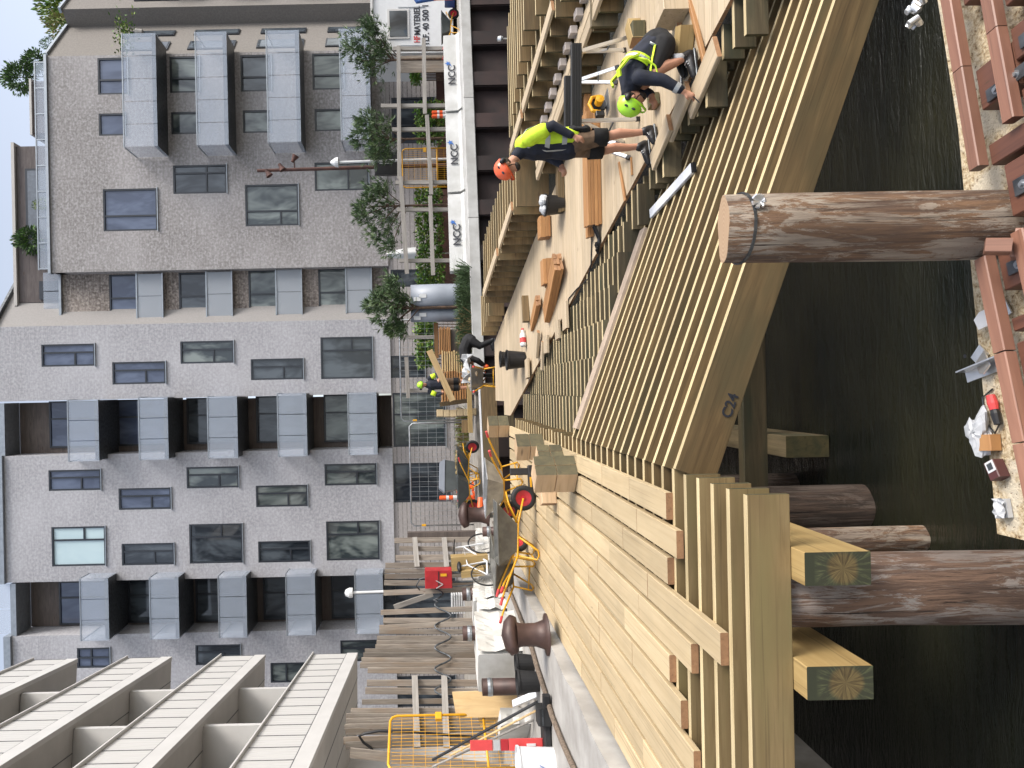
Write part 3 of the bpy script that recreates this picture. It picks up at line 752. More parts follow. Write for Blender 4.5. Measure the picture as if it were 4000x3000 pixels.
# marking written on the front joist
q = A(2858, 1585, 5.1)
tx = textmesh('inscription', 'C24', .105, M['ink'], .001)
tx.matrix_basis = Matrix.Translation((q.x, 5.118, q.z)) @ Matrix.Rotation(-math.atan(SLP), 4, 'Y').inverted() @ Matrix.Rotation(math.pi / 2, 4, 'X')
tx.matrix_basis = Matrix.Translation((q.x, 5.1235, q.z)) @ Matrix.Rotation(math.atan(SLP), 4, 'Y') @ Matrix.Rotation(math.pi / 2, 4, 'X'); setpar(tx, rr, True)
# girders under the fold, seen in the gap over the water
board('cross_beam', (-1.6, 6.75, .50), (.62, 6.75, .50), .12, .22, [M['treated_dark'], TE], rr)
board('cross_beam', (-.58, 6.35, .20), (-.58, 9.2, .20), .19, .38, [M['treated_dark'], TE], rr)

# stair joists stepping down beside the sloping deck
def xedge(Y): return -.14 + (14.1 - Y) * .47
def xfar(Y): return 1.06 + (16.5 - Y) * .467
def ynear(X): return 8.68 if X < 2.1 else max(4.9, 8.68 - (X - 2.1) * 2.0)
ris = [-.62, -.14, .35, .80, 1.23, 1.62, 2.0, 2.38, 2.76, 3.14, 3.52, 3.9, 4.28]
sr = thing('stair_frame', 'stepped treated joists forming broad stairs beside the pale sloping deck', 'stair frame', (.8, 10, 0))
DK = [M['treated_dark'], TT, TE]
sel = []
for k in range(12):
    x0, x1 = ris[k], ris[k + 1]
    z = deckz(14.1 - (x1 + .14) / .47) - .012       # where this riser meets the deck edge
    yy = 4.6
    while yy < 14.2:
        if yy > ynear((x0 + x1) / 2) - .08:
            xe = min(x1, xedge(yy) + .02)
            if xe > x0 + .05: sel.append((yy + .06 * (k % 2), x0 - .10, xe + random.uniform(-.008, .008), z))
        yy += .232
sel.sort()
for yy, xa, xe, z in sel[:100]: joist((xa, yy, z), (xe, yy, z), sr, DK, .20)
mb = MB()
for yy, xa, xe, z in sel[100:]:
    mb.box(((xa + xe) / 2, yy, z - .1), (xe - xa, .045, .2), None, 0, 0, 2)
    mb.m[-5] = 0
    for i in range(len(mb.f) - 6, len(mb.f)):
        if all(mb.v[q].z > z - .001 for q in mb.f[i]): mb.m[i] = 1
if sel[100:]: tag(mb.build('far_joists', DK, sr, pw=True), kind='stuff')

# sloping main deck
dr = thing('sloping_deck', 'long pale boarded deck sloping down toward the two men', 'deck', (2.4, 10, 0))
PW = .12
yp = 4.9
while yp < 16.5:
    def pt(x, y, dz=0.0): return V((x, y, deckz(y) + dz))
    a, b = yp + .002, yp + PW - .002
    xa0, xa1 = max(xedge(a) + .03, -.6), xfar(a); xb0, xb1 = max(xedge(b) + .03, -.6), xfar(b)
    if yp > 15.6: xa0 = xb0 = -.3
    top = [pt(xa0, a), pt(xa1, a), pt(xb1, b), pt(xb0, b)]
    mb = MB().face(top, 0)
    bot = [p - V((0, 0, .04)) for p in top]
    mb.face(bot[::-1], 0)
    for i in range(4):
        j = (i + 1) % 4
        mb.face([bot[i], bot[j], top[j], top[i]], 1 if i in (1, 3) else 0)
    o = mb.build('plank', CW, dr, pw=True)
    yp += PW
for y in (6, 8, 10, 12, 14, 16): MB().box(((xedge(y) + xfar(y)) / 2, y, deckz(y) - .17), (xfar(y) - xedge(y), .1, .2)).build('bearer', M['treated_dark'], dr, pw=True)

# terraced seating frame behind the sloping deck
tr = thing('terrace_frame', 'rising tiers of brown joists with pale caps behind the sloping deck', 'terrace frame', (5, 12, 0))
TB = [M['treated'], TT, TE]
lil = plain('pale_block', (.42, .37, .34), .7, var=.1)
for off, topf, hh, ya, yb, step, LJ in ((.02, lambda y: deckz(y) + .28, .30, 8.2, 11.6, .235, 1.4), (.62, lambda y: deckz(y) + .62, .36, 8.4, 12.0, .235, 1.4), (1.1, lambda y: deckz(y) + .76, .28, 8.6, 10.2, .235, 2.0),
                                        (1.25, lambda y: 2.02, .26, 10.4, 12.3, .235, 1.9), (.02, lambda y: deckz(y) + .53, .56, 12.2, 15.1, .2, 1.3), (.02, lambda y: deckz(y) + .34, .34, 15.5, 16.3, .2, .9)):
    y = ya
    while y < yb:
        x0 = xfar(y) + off + random.uniform(-.02, .02)
        joist((x0, y, topf(y)), (x0 + LJ, y, topf(y)), tr, TB, hh)
        y += step
for i in range(14):
    y = 8.5 + i * .235; MB().box((xfar(y) + .52, y - .02, deckz(y) + .36), (.10, .16, .10), ch=.008).build('spacer_block', lil, tr, pw=True)
for k in range(2):
    p0 = V((xfar(8.3) + .14 + .2 * k, 8.3, deckz(8.3) + .305)); p1 = V((xfar(11.7) + .14 + .2 * k, 11.7, deckz(11.7) + .305))
    board('tread_board', p0, p1, .185, .045, CW, tr)
for (ya, yb, off, dz) in ((8.5, 9.3, .80, .645), (9.6, 11.2, .82, .645), (11.3, 12, .82, .645), (12.4, 13.4, .16, .555), (13.6, 14.9, .16, .555)):
    board('tread_board', V((xfar(ya) + off, ya, deckz(ya) + dz)), V((xfar(yb) + off, yb, deckz(yb) + dz)), .19, .04, CW, tr)
# vertical end panels of the terrace
for (y, w_, h_) in ((9.05, .55, .34), (10.0, .4, .3), (10.55, .3, .3)):
    x = xfar(y) - .02; z = deckz(y) + .17
    board('end_panel', (x, y, z), (x + w_, y, z), .06, h_, [M['treated_dark'], TE], tr)

# ------------------------------------------------------------------ round piles
def pile(label, x, y0, y1, Y, ztop, m, lean=(0, 0), top=None, group=None, seg=14, zb=-1.2, cut=0.0):
    """x: photo row where width y0..y1 was read"""
    c = A(x, (y0 + y1) / 2, Y); r = (y1 - y0) * Y / F / 2
    t = thing('timber_pile', label, 'pile', (c.x, Y, zb), 0, group)
    mb = MB(); n = 28; kk = seg; H = ztop - zb
    pr = []
    for i in range(kk + 1):
        z = H * i / kk
        for j in range(n):
            a = 2 * math.pi * j / n
            k = 1 + .02 * math.sin(3 * a + z * 1.7) + .022 * math.sin(5 * a - z * 3.1) + random.uniform(-.006, .006)
            if i == kk: k *= .985
            mb.v.append(V((r * k * math.cos(a) + lean[0] * (z - H), r * k * math.sin(a) + lean[1] * (z - H), z - (cut * r * math.sin(a) if i == kk else 0))))
    for i in range(kk):
        for j in range(n):
            q = (j + 1) % n; mb.f.append((i * n + j, i * n + q, (i + 1) * n + q, (i + 1) * n + j)); mb.m.append(0)
    mb.f.append(tuple(kk * n + j for j in range(n))); mb.m.append(1)
    o = mb.build('trunk', [m, top or M['log_top']], t)
    o.data.polygons.foreach_set('use_smooth', [len(p.vertices) == 4 for p in o.data.polygons])
    return t, r
lt = NT('pale_cut_log_end'); vv = lt.coords((1, 1, 1)); gr = lt.n('TexGradient'); 
w2 = lt.n('TexWave'); w2.wave_type = 'RINGS'; w2.rings_direction = 'Z'; w2.inputs['Scale'].default_value = 16; w2.inputs['Distortion'].default_value = 1.5; tcx = lt.n('TexCoord'); lt.l(tcx.outputs['Object'], w2.inputs['Vector'])
M['log_top'] = lt.fin(lt.mix(w2.outputs['Fac'], (.42, .29, .18), (.36, .235, .14)), .8)
t, r = pile('thick orange brown pile with flat sawn top standing alone in the water', 3200, 755, 1020, 3.3, A(2825, 890, 3.3).z, M['log'], (.004, 0), cut=.25)
zt = A(2825, 890, 3.3).z + 1.2
bd = MB()
for i in range(24):
    a0, a1 = 2 * math.pi * i / 24, 2 * math.pi * (i + 1) / 24
    for zz in ((zt - .075), ):
        bd.bar((r * 1.03 * math.cos(a0), r * 1.03 * math.sin(a0), zz), (r * 1.03 * math.cos(a1), r * 1.03 * math.sin(a1), zz), .007, .012)
bd.build('steel_band', M['steel_dark'], t)
bl = MB()
for i in range(14): bl.bar((r * .55, -r * .93, zt - .1 - i * .001), (r * .55 + .03 * math.cos(i), -r * 1.04, zt - .09 + .03 * math.sin(i)), .01, .01)
bl.build('band_buckle', M['alu'], t)
pile('big peeling pile under the yellow beams at the left', 3500, 2152, 2430, 4.25, ZL - .25, M['log_pale'], (.01, 0))
pile('slimmer brown pile beside the big peeling pile', 3500, 2058, 2155, 5.2, ZL - .25, M['log'], (-.004, 0))
pile('dark wet pile under the deck with rope notches near the waterline', 3300, 1895, 2060, 5.9, ZL - .3, M['log_grey'], (0, 0))
pile('knotty grey brown pile just behind the dark wet pile', 3100, 1850, 1965, 7.0, ZL - .3, M['log_grey'], (0, 0))
for (x, y, Y) in ((3100, 2700, 7.5), (3050, 1500, 9.0)):
    pass
# end grain with rays for the two beam ends
be = NT('green_treated_end_grain'); vv = be.coords((1, 5, 5)); sx = be.n('SeparateXYZ'); tcx = be.n('TexCoord'); be.l(tcx.outputs['Object'], sx.inputs[0])
yy_ = be.math('SUBTRACT', sx.outputs[1], .0); zz_ = be.math('ADD', sx.outputs[2], .03)
an = be.math('ARCTAN2', zz_, yy_); rad = be.math('SQRT', be.math('ADD', be.math('MULTIPLY', yy_, yy_), be.math('MULTIPLY', zz_, zz_)))
cb = be.n('CombineXYZ'); be.l(be.math('MULTIPLY', an, 3.2), cb.inputs[0]); be.l(be.math('MULTIPLY', rad, 4.0), cb.inputs[1])
n1 = be.noise(cb.outputs[0], 2.2, 5, .6, .3); n2 = be.noise(vv, 1.2, 3)
cb2 = be.n('Clamp'); be.l(be.ramp(be.math('ADD', rad, be.math('MULTIPLY', be.math('SUBTRACT', n2, .5), .06)), .075, .10), cb2.inputs[0])
hc = be.mix(be.ramp(n1, .38, .62), (.06, .04, .016), (.17, .125, .05))
hc2 = be.mix(be.ramp(n1, .5, .66), (.038, .040, .022), (.10, .11, .05))
col = be.mix(cb2.outputs[0], hc, hc2)
col2 = be.mix(be.ramp(sx.outputs[2], .10, .13), col, (.034, .038, .02))
M['beam_end'] = be.fin(col2, .8)
for o in root.children:
    if o.name.startswith('girder'): o.data.materials[1] = M['beam_end']
# ------------------------------------------------------------------ hardwood structure in the foreground
hz = .93                                             # sheet level above the water
def H(x, y, z=hz): return G(x, y, z)
hr = thing('hardwood_landing', 'red hardwood slatted landing with steel straps over sawdust covered boards', 'landing', (0, 3.0, 0))
# pale sheets lying under the hardwood
far = [H(3662, 0), H(3742, 500), H(3805, 1180), H(3862, 1750), H(3895, 2085)]
pts = [(p.x, p.y) for p in far] ; near = [(far[-1].x + .02, 1.2), (far[0].x + 1.0, 1.2)]
pr = [(far[0].x + 1.0, far[0].y + .16)] + pts + near
MB().slab(pr, hz - .03, hz).build('base_sheet', M['osb'], hr, pw=True)
HW = [M['hardwood'], M['hardwood_dark']]
def hb(name, a, b, w, t, z, mats=HW): return board(name, V((*a, z)), V((*b, z)), w, t, mats, hr, ch=.005)
def line(p, q, off, e0=0.0, e1=0.0):
    p, q = V((p.x, p.y, 0)), V((q.x, q.y, 0)); d = (q - p).normalized(); n = V((-d.y, d.x, 0))
    if n.y > 0: n = -n
    return ((p - d * e0 + n * off)[:2], (q + d * e1 + n * off)[:2])
zt2 = hz + .15
# first run of rails on the right of the big pile
R0, R1 = H(3690, 0, zt2), H(3800, 650, zt2)
j0, j1 = H(3726, 262, zt2), H(3726, 262, zt2)
for k, off in enumerate((0.0, .215, .43)):
    a, b = line(R0, R1, off, 1.2, (.01, -.10, -.2)[k])
    A_, B_ = V((*a, 0)), V((*b, 0)); s = .76 + .02 * k
    mid = A_.lerp(B_, s)
    hb('rail', a, mid[:2], .062, .052, zt2 - .026)
    hb('rail', (mid + (B_ - A_).normalized() * .004)[:2], b, .062, .052, zt2 - .026)
d0 = (V((R1.x, R1.y, 0)) - V((R0.x, R0.y, 0))).normalized(); n0 = V((-d0.y, d0.x, 0)); n0 = n0 if n0.y < 0 else -n0
def q_(t, s): p = V((R0.x, R0.y, 0)) + d0 * t + n0 * s; return (p.x, p.y)
L0 = (V((R1.x, R1.y, 0)) - V((R0.x, R0.y, 0))).length
def block(t, s0, s1, w, h, mats=None, zb=hz): hb('cross_block', q_(t, s0), q_(t, s1), w, h, zb + h / 2 + .001, mats or [M['hardwood_dark'], M['hardwood']])
for t, s0, s1, w in ((.02, .04, .24, .09), (.50, .04, .245, .20), (.82, .04, .245, .10), (.20, .25, .46, .07), (.42, .25, .46, .15), (.70, .25, .9, .14), (1.02, .1, .9, .24)):
    block(t, s0, s1, w, .095)
st = M['steel']
def strap(t, s0, s1, w=.06, z=hz + .104):
    a, b = q_(t, s0), q_(t, s1)
    o = board('steel_strap', V((*a, z)), V((*b, z)), w, .008, [M['steel_dark'], M['steel']], hr, ch=.002)
    n = max(1, int((s1 - s0) / .09))
    for i in range(n):
        m = MB(); p = q_(t, s0 + (s1 - s0) * (i + .5) / n); m.lathe([(0, .016), (.010, .016), (.010, .006), (.02, .006), (.02, .003)], (p[0], p[1], z), 10)
        b_ = m.build('bolt', M['steel'], o, pw=False); b_.matrix_parent_inverse = (Matrix.Translation((V((*a, z)) + V((*b, z))) / 2) @ basis(V((*b, z)) - V((*a, z))).to_4x4()).inverted()
strap(.56, .085, .52); strap(.44, .29, .44); strap(1.03, .14, .6, .075); strap(.78, .5, .8)
# second run, left of the pile
S0, S1 = H(3818, 985, zt2), H(3972, 1720, zt2)
for k, off in enumerate((0.0, .215)):
    a, b = line(S0, S1, off, .0 if k else -.03, .5)
    A_, B_ = V((*a, 0)), V((*b, 0))
    for s_, e_ in ((0, .33), (.335, .63), (.635, 1.0)): hb('rail', A_.lerp(B_, s_)[:2], A_.lerp(B_, e_)[:2], .066, .055, zt2 - .027, [M['hardwood'], M['hardwood_dark']] if s_ != .335 else [M['larch_red'], M['hardwood']] if 'larch_red' in M else HW)
d0 = (V((S1.x, S1.y, 0)) - V((S0.x, S0.y, 0))).normalized(); n0 = V((-d0.y, d0.x, 0)); n0 = n0 if n0.y < 0 else -n0
R0 = S0
for t, s0, s1, w in ((.10, .04, .25, .20), (.36, .04, .25, .06), (.53, .04, .25, .18), (.78, .04, .25, .06)): block(t, s0, s1, w, .095)
strap(.12, .085, .2, .06); strap(.52, .09, .21, .06)
# short upright offcuts against the big pile
for (x0_, x1_, ya, yb, m_) in ((3845, 3950, 937, 990, 'hardwood'), (3960, 4040, 900, 1010, 'hardwood')):
    p = A(x0_, (ya + yb) / 2, 3.08); p2 = A(x1_, (ya + yb) / 2, 3.03)
    o = board('cross_block', p, p2, (yb - ya) * 3.2 / F, .07, [M[m_], M['hardwood']], hr, up=V((0, -1, 0)))
# things lying on the landing
def bracket(label, x, y, Y, rz, flip=0):
    p = H(x, y, hz); t = thing('steel_bracket', label, 'bracket', (p.x, p.y, hz), rz, 'loose galvanised brackets on the landing', .8)
    MB().prism([(-.05, 0), (.05, 0), (.05, .11), (.02, .15), (-.05, .15)], .008, Rx(-math.radians(70 if flip else 62)), (0, 0, .01)).build('plate', M['alu'], t)
    MB().box((0, .0, .012), (.1, .09, .008)).build('foot_plate', M['alu'], t)
    m = MB().lathe([(0, 0), (.012, 0), (.012, .002), (0, .002)], (.0, -.0, .10), 10).build('bolt_hole', M['black'], t)
bracket('pale galvanised bracket plate with clipped corner between the hardwood rails', 3925, 1210, 3, .5)
bracket('angled galvanised bracket overhanging the water edge of the pale board', 3835, 1390, 3, 2.4, 1)
p = H(3838, 1460); t = thing('steel_angle', 'long flat galvanised angle lying beside the outer hardwood rail', 'bracket', (p.x + .02, p.y - .04, hz + .001), -1.3)
MB().box((0, 0, .01), (.26, .055, .007)).box((0, .026, .035), (.26, .007, .05)).build('angle', M['alu'], t)
def hat(p, n): return p
p = H(3575, 65, hz + .1); t = thing('bolt_cluster', 'cluster of galvanised pipe ends by the outer rail at the right edge', 'pipe fittings', (p.x, p.y, hz + .03))
m = MB()
for i in range(9):
    a = V((random.uniform(-.06, .07), random.uniform(-.05, .05), .03 + random.uniform(0, .05))); dd = V((random.uniform(-1, 1), random.uniform(-.6, .6), random.uniform(.2, .9))).normalized()
    m.tube([a, a + dd * .05], .016, 10)
m.build('pipe_end', M['alu'], t)
p = H(3855, 1690, hz); t = thing('plastic_bag', 'crumpled clear plastic bag lying on the pale board beside the water', 'bag', (p.x, p.y, hz + .002))
m = MB()
N_, K_ = 18, 10
for i in range(K_ + 1):
    for j in range(N_):
        a = 2 * math.pi * j / N_; f = math.pi * i / K_; r_ = 1 + .35 * math.sin(3 * a + 2 * f) * math.sin(f) + random.uniform(-.16, .16)
        m.v.append(V((.10 * r_ * math.sin(f) * math.cos(a), .06 * r_ * math.sin(f) * math.sin(a), .035 - .035 * math.cos(f) * (1 + random.uniform(-.2, .2)))))
for i in range(K_):
    for j in range(N_):
        q = (j + 1) % N_; m.f.append((i * N_ + j, i * N_ + q, (i + 1) * N_ + q, (i + 1) * N_ + j)); m.m.append(0)
m.build('film', M['plastic_bag'], t)
p = H(3885, 1720, hz); t = thing('wood_offcut', 'small tan wood block tucked beside the plastic bag', 'offcut', (p.x - .01, p.y, hz), .1)
MB().box((0, 0, .03), (.075, .09, .055), ch=.004).build('block', [M['larch'], M['cream_end']], t)
p = H(3920, 1835, hz); t = thing('screw_box', 'small dark box with white label lying on the sawdust covered board', 'box', (p.x, p.y, hz + .001), .5)
MB().box((0, 0, .03), (.085, .06, .055), ch=.004).build('carton', plain('dark_red_carton', (.09, .03, .03), .5), t)
MB().box((.015, -.005, .0585), (.05, .05, .002)).build('label', M['white'], t)
MB().box((.015, -.005, .0605), (.03, .03, .002)).build('label_print', M['steel_dark'], t)
p = H(3935, 1985, hz); t = thing('torn_package', 'torn white plastic package lying on the board nearest the left pile', 'package', (p.x, p.y, hz + .002), .2)
m = MB()
for i in range(7):
    for j in range(6): m.v.append(V((-.045 + .015 * i, -.035 + .014 * j, .02 + random.uniform(0, .03))))
for i in range(6):
    for j in range(5): a = i * 6 + j; m.f.append((a, a + 6, a + 7, a + 1)); m.m.append(0)
m.box((0, 0, .012), (.085, .06, .02)).build('wrapper', M['plastic_bag'], t)
p = H(3905, 1600, hz); t = thing('hand_tool', 'red and black hand tool with a looped cord half under the rail', 'tool', (p.x, p.y, hz), .3)
MB().tube([(-.07, 0, .025), (-.02, 0, .025), (.0, 0, .025)], [.016, .02, .016], 10).build('grip', M['black'], t)
MB().tube([(0, 0, .025), (.03, 0, .025), (.07, 0, .025)], [.018, .022, .018], 10).build('body', M['redplastic'], t)
MB().tube([(-.07, 0, .02), (-.1, .05, .01), (-.03, .09, .008), (.08, .07, .008), (.1, .0, .008)], .004, 6).build('cord', M['steel_dark'], t)

# ------------------------------------------------------------------ loose timber and tools on the decks
def offcut(name, label, p, L, w, h, rz, mats, pitch=-.117, group=None, part='block'):
    t = thing(name, label, 'offcut' if name != 'timber_stack' else 'timber stack', (p.x, p.y, p.z + .001), rz, group)
    o = MB().box((0, 0, h / 2), (L, w, h), None, 0, .006, 1).build(part, mats, t)
    return t
OB = [M['yellow_beam'], M['cream_end']]; OT = [M['treated_end'], M['treated']]
og = 'timber offcuts on the sloping deck'
offcut('wood_offcut', 'square timber offcut standing just right of the crouching man', D(2505, 130), .34, .15, .15, .5, OB, group=og)
offcut('wood_offcut', 'upright square offcut behind the trestle legs at the crouching man', D(2515, 125), .2, .15, .15, 0, OT, group=og)
offcut('wood_offcut', 'big pale notched block at the right edge of the deck', D(2670, 50), .16, .32, .26, .2, [M['cream'], M['cream']], group=og)
offcut('wood_offcut', 'flat pale board end before the notched block', D(2655, 95), .12, .42, .05, 1.2, CW, group=og)
offcut('wood_offcut', 'brown square block beside the heel of the crouching man', D(2700, 165), .30, .16, .15, -.35, [M['yellow_beam'], M['treated_end']], group=og)
offcut('wood_offcut', 'cube shaped offcut under the crouching man and his arm', D(2570, 395), .14, .13, .1, .2, OT, group=og)
offcut('wood_offcut', 'long brown batten lying slanted behind the crouching man', D(2735, 130), 1.0, .05, .045, .42, [M['larch'], M['cream_end']], group=og)
offcut('wood_offcut', 'thin batten lying loose on the deck left of the standing man', D(2435, 710), .6, .04, .03, .4, [M['larch'], M['cream_end']], group=og)
offcut('wood_offcut', 'short stick lying near the feet of the standing man', D(2470, 650), .22, .03, .02, .1, [M['larch'], M['cream_end']], group=og)
# boards laid on the stair edge beside the crouching man
for lab, x, y, L, w, rz in (('broad pale board laid slanted on the stair edge before the crouching man', 2755, 310, .75, .26, 2.0), ('pale board with brown end lying on the stair edge under the hand', 2660, 440, .6, .22, 2.02), ('pale board lying on the stair edge left of the crouching man', 2590, 560, .62, .22, 1.98)):
    p = D(x, y, .02); offcut('loose_board', lab, p, L, w, .045, rz, CW, part='plank')
for lab, x, y, L, w, rz in (('short pale board offcut on the stair edge with the cable over it', 2215, 1235, .42, .3, .1), ('pale board offcut with dark end just below the cable', 2185, 1290, .3, .26, .1), ('pale square offcut at the stair edge near the black bucket', 2140, 1345, .3, .3, .0), ('small offcut with brown side before the open black bucket', 2065, 1440, .36, .3, .1), ('narrow brown batten offcut lying beside the plastic bottle', 2105, 1345, .5, .12, -.5), ('curved brown batten offcut between bottle and stairs', 2125, 1390, .5, .1, -.25)):
    offcut('loose_board', lab, D(x, y, .03), L, w, .05, rz, CW, part='plank', group='board offcuts along the stair edge')
# stacks of planed boards
def stack(label, p, L, w, h, nx, nz, rz, mats, group='board stacks on the sloping deck'):
    t = thing('timber_stack', label, 'timber stack', (p.x, p.y, p.z + .002), rz, group)
    for i in range(nx):
        for k in range(nz):
            MB().box((random.uniform(-.02, .02), (i - (nx - 1) / 2) * (w + .004), h * (k + .5) + .002 * k), (L, w, h), None, 0, .004, 1).build('board', mats, t)
    return t
LB = [M['larch'], M['cream_end']]
pa, pb = D(2345, 880), D(2345, 430)
stack('long double stack of orange brown boards under the trestle', (pa + pb) / 2 + V((0, .1, 0)), (pb - pa).length, .135, .045, 2, 4, 0, LB)
stack('single layer of orange boards behind the long double stack', (D(2310, 880) + D(2310, 300)) / 2, 2.4, .11, .045, 1, 2, 0, LB)
stack('short stack of small orange brown blocks near the filled bucket', D(2145, 890), .36, .10, .085, 3, 2, .05, LB)
stack('leaning pair of brown battens beside the filled bucket', D(2200, 720), .9, .08, .05, 2, 2, .03, [M['treated'], M['treated_end']])
stack('slanted fan of orange brown boards in the middle of the deck', D(2175, 1130), 1.25, .11, .045, 3, 3, -.95, LB)
stack('bundle of sawn orange brown battens lying across the fan of boards', D(2160, 1065), .42, .05, .06, 5, 3, 0.1, LB)
stack('lower brown battens stacked left of the fan of boards', D(2100, 1225), .8, .1, .04, 2, 2, -1.05, LB)
stack('pair of square treated timbers behind the plastic bottle', D(2065, 1210), .5, .12, .12, 1, 1, .2, [M['treated'], M['treated_end']])
# plank lying along the ramp and the aluminium level
def ramp_z(x): return ZL + .015 - SLP * (x + .66)
p0, p1 = A(2253, 1672, 8.62), A(2505, 905, 8.62)
o = board('loose_plank', V((p0.x, 8.5, ramp_z(p0.x) + .03)), V((p1.x, 8.5, ramp_z(p1.x) + .03)), .20, .045, [plain('weathered_pink_board', (.40, .31, .235), .7, var=.12, scale=5), M['cream_end']])
tag(o, 'long pinkish grey plank lying along the top edge of the slanting joist field', 'plank')
def RP(x, y, dz=0.0):
    a, b = 3000 - y - UC, x - VC
    return A(x, y, (2.026 - dz) * F / ((b + ROLL * a) - SLP * (a - ROLL * b)))
p0, p1 = RP(2560, 835), RP(2725, 655)
t = thing('spirit_level', 'long shiny aluminium straightedge lying across the slanting joists', 'straightedge', (p0 + p1) / 2)
o = board('bar', p0 + V((0, 0, .05)), p1 + V((0, 0, .05)), .11, .035, [M['bright_alu'], M['black']], t)
p = V((p1.x, p1.y, p1.z + .04)); 
m = board('end_cap', p, p + (p1 - p0).normalized() * .02, .102, .037, [M['black'], M['black']], t)
# buckets
def bucket(name, label, p, r, h, m, fill=None, sc=1):
    t = thing(name, label, 'bucket', (p.x, p.y, p.z + .002), random.random() * 3)
    MB().lathe([(0, 0), (r * .8, 0), (r, h), (r * 1.06, h), (r * 1.06, h - .03), (r * .99, h - .04), (r * .97, h - .01), (r * .78, .02), (0, .02)], (0, 0, 0), 22).build('shell', m, t, smooth=False)
    MB().tube([(r * 1.03 * math.cos(a), r * .4 * math.sin(a), h - .01 - r * .5 * math.sin(a)) for a in [math.pi * i / 10 for i in range(11)]], .006, 6).build('handle', M['steel_dark'], t)
    if fill:
        m_ = MB()
        for i in range(14): m_.ell((random.uniform(-r * .6, r * .6), random.uniform(-r * .6, r * .6), h - .02 + random.uniform(0, .06)), (r * .4, r * .4, r * .3), None, 8, 5)
        m_.build('filling', fill, t)
    return t
bucket('bucket', 'black bucket heaped with white plastic behind the trestle', D(2200, 800), .17, .30, M['black'], M['plastic_bag'])
bucket('bucket', 'open black bucket standing at the far left end of the sloping deck', D(2050, 1405), .19, .36, M['black'])
bucket('bucket', 'second black bucket nested just behind the open one', D(2018, 1402), .16, .34, M['black'])
p = D(2055, 1320); t = thing('plastic_bottle', 'white plastic bottle lying on its side near the black buckets', 'bottle', (p.x, p.y, p.z + .06), .25)
R9 = Ry(math.pi / 2)
MB().lathe([(0, -.17), (.05, -.17), (.06, -.14), (.06, .06), (.03, .12), (.025, .16), (0, .16)], (0, 0, 0), 16, R=R9).build('body', M['white'], t, smooth=True)
MB().lathe([(.0, .16), (.028, .16), (.028, .19), (0, .19)], (0, 0, 0), 12, R=R9).build('cap', M['redplastic'], t)
MB().lathe([(.061, -.1), (.061, .0)], (0, 0, 0), 16, R=R9).build('label', M['redink'], t)
# cable from the board stack down to the stairs
pts = [D(2315, 895), D(2314, 960), D(2312, 1030), D(2300, 1090), D(2255, 1130), D(2225, 1165), D(2217, 1200), D(2222, 1255), D(2225, 1300), D(2205, 1380), D(2172, 1460), D(2150, 1500)]
pts = [p + V((0, 0, .012)) for p in pts]
tag(MB().tube(pts, .009, 6).build('power_cable', M['black'], loc=pts[0]), 'thin black cable winding from the board stack across the pale deck to the stairs', 'cable')
t = thing('cable_bundle', 'bundle of black cables hanging from the end of the board stack', 'cables', D(2345, 930))
m = MB(); b0 = D(2345, 890)
for i in range(9):
    a = V((random.uniform(-.04, .04), random.uniform(-.05, .05), .02)); m.tube([b0 + a + V((.05, 0, .08)), D(2345, 930) + a, D(2345, 985) + a * .7 + V((0, 0, .02)), D(2348, 960) + a * 1.5 + V((0, 0, .04))], .011, 6)
m.build('loop', M['black'], t, pw=True)
# ------------------------------------------------------------------ people
def remesh(mb, name, m, parent, vox=.012, it=6):
    o = mb.build(name, m, parent)
    r = o.modifiers.new('fuse', 'REMESH'); r.mode = 'VOXEL'; r.voxel_size = vox; r.use_smooth_shade = True
    s = o.modifiers.new('soften', 'SMOOTH'); s.iterations = it; s.factor = .5
    return o
def limb(mb, pts, sq=1.0, side=V((0, 1, 0)), n=10):
    """tapered limb with rounded joints; pts = [(point, radius), ...]"""
    P, R = [V(p) for p, r in pts], [r for p, r in pts]
    mb.tube(P, R, n, 0, sq, side)
    for p, r in ((P[0], R[0]), (P[-1], R[-1])): mb.ell(p, (r * .98, r * .98 * (1 if sq == 1 else max(sq, .7)), r * .98), None, 10, 6)
    return mb
def blob(mb, c, r, R=None): return mb.ell(c, r, R, 14, 8)
def hand(mb, w, d, side, curl=.5, s=1.0):
    """palm, four unequal fingers and a thumb; w wrist, d pointing direction, side = thumb direction"""
    w, d = V(w), V(d).normalized(); t = V(side); t = (t - d * t.dot(d)).normalized(); nrm = d.cross(t)
    limb(mb, [(w, .027 * s), (w + d * .045 * s, .036 * s), (w + d * .085 * s, .034 * s)], .55, t)
    for i, L in enumerate((.068, .078, .072, .055)):
        b = w + d * .085 * s + t * (.027 - .018 * i) * s
        k1 = b + (d * .9 + nrm * curl * .5) * L * .5 * s; k2 = k1 + (d * (1 - curl) + nrm * curl) * L * .55 * s
        limb(mb, [(b, .0105 * s), (k1, .0095 * s), (k2, .008 * s)], n=6)
    b = w + d * .03 * s + t * .026 * s; k1 = b + (d * .6 + t * .7) * .035 * s
    limb(mb, [(b, .014 * s), (k1, .011 * s), (k1 + (d * .9 + nrm * .3) * .03 * s, .009 * s)], n=6)
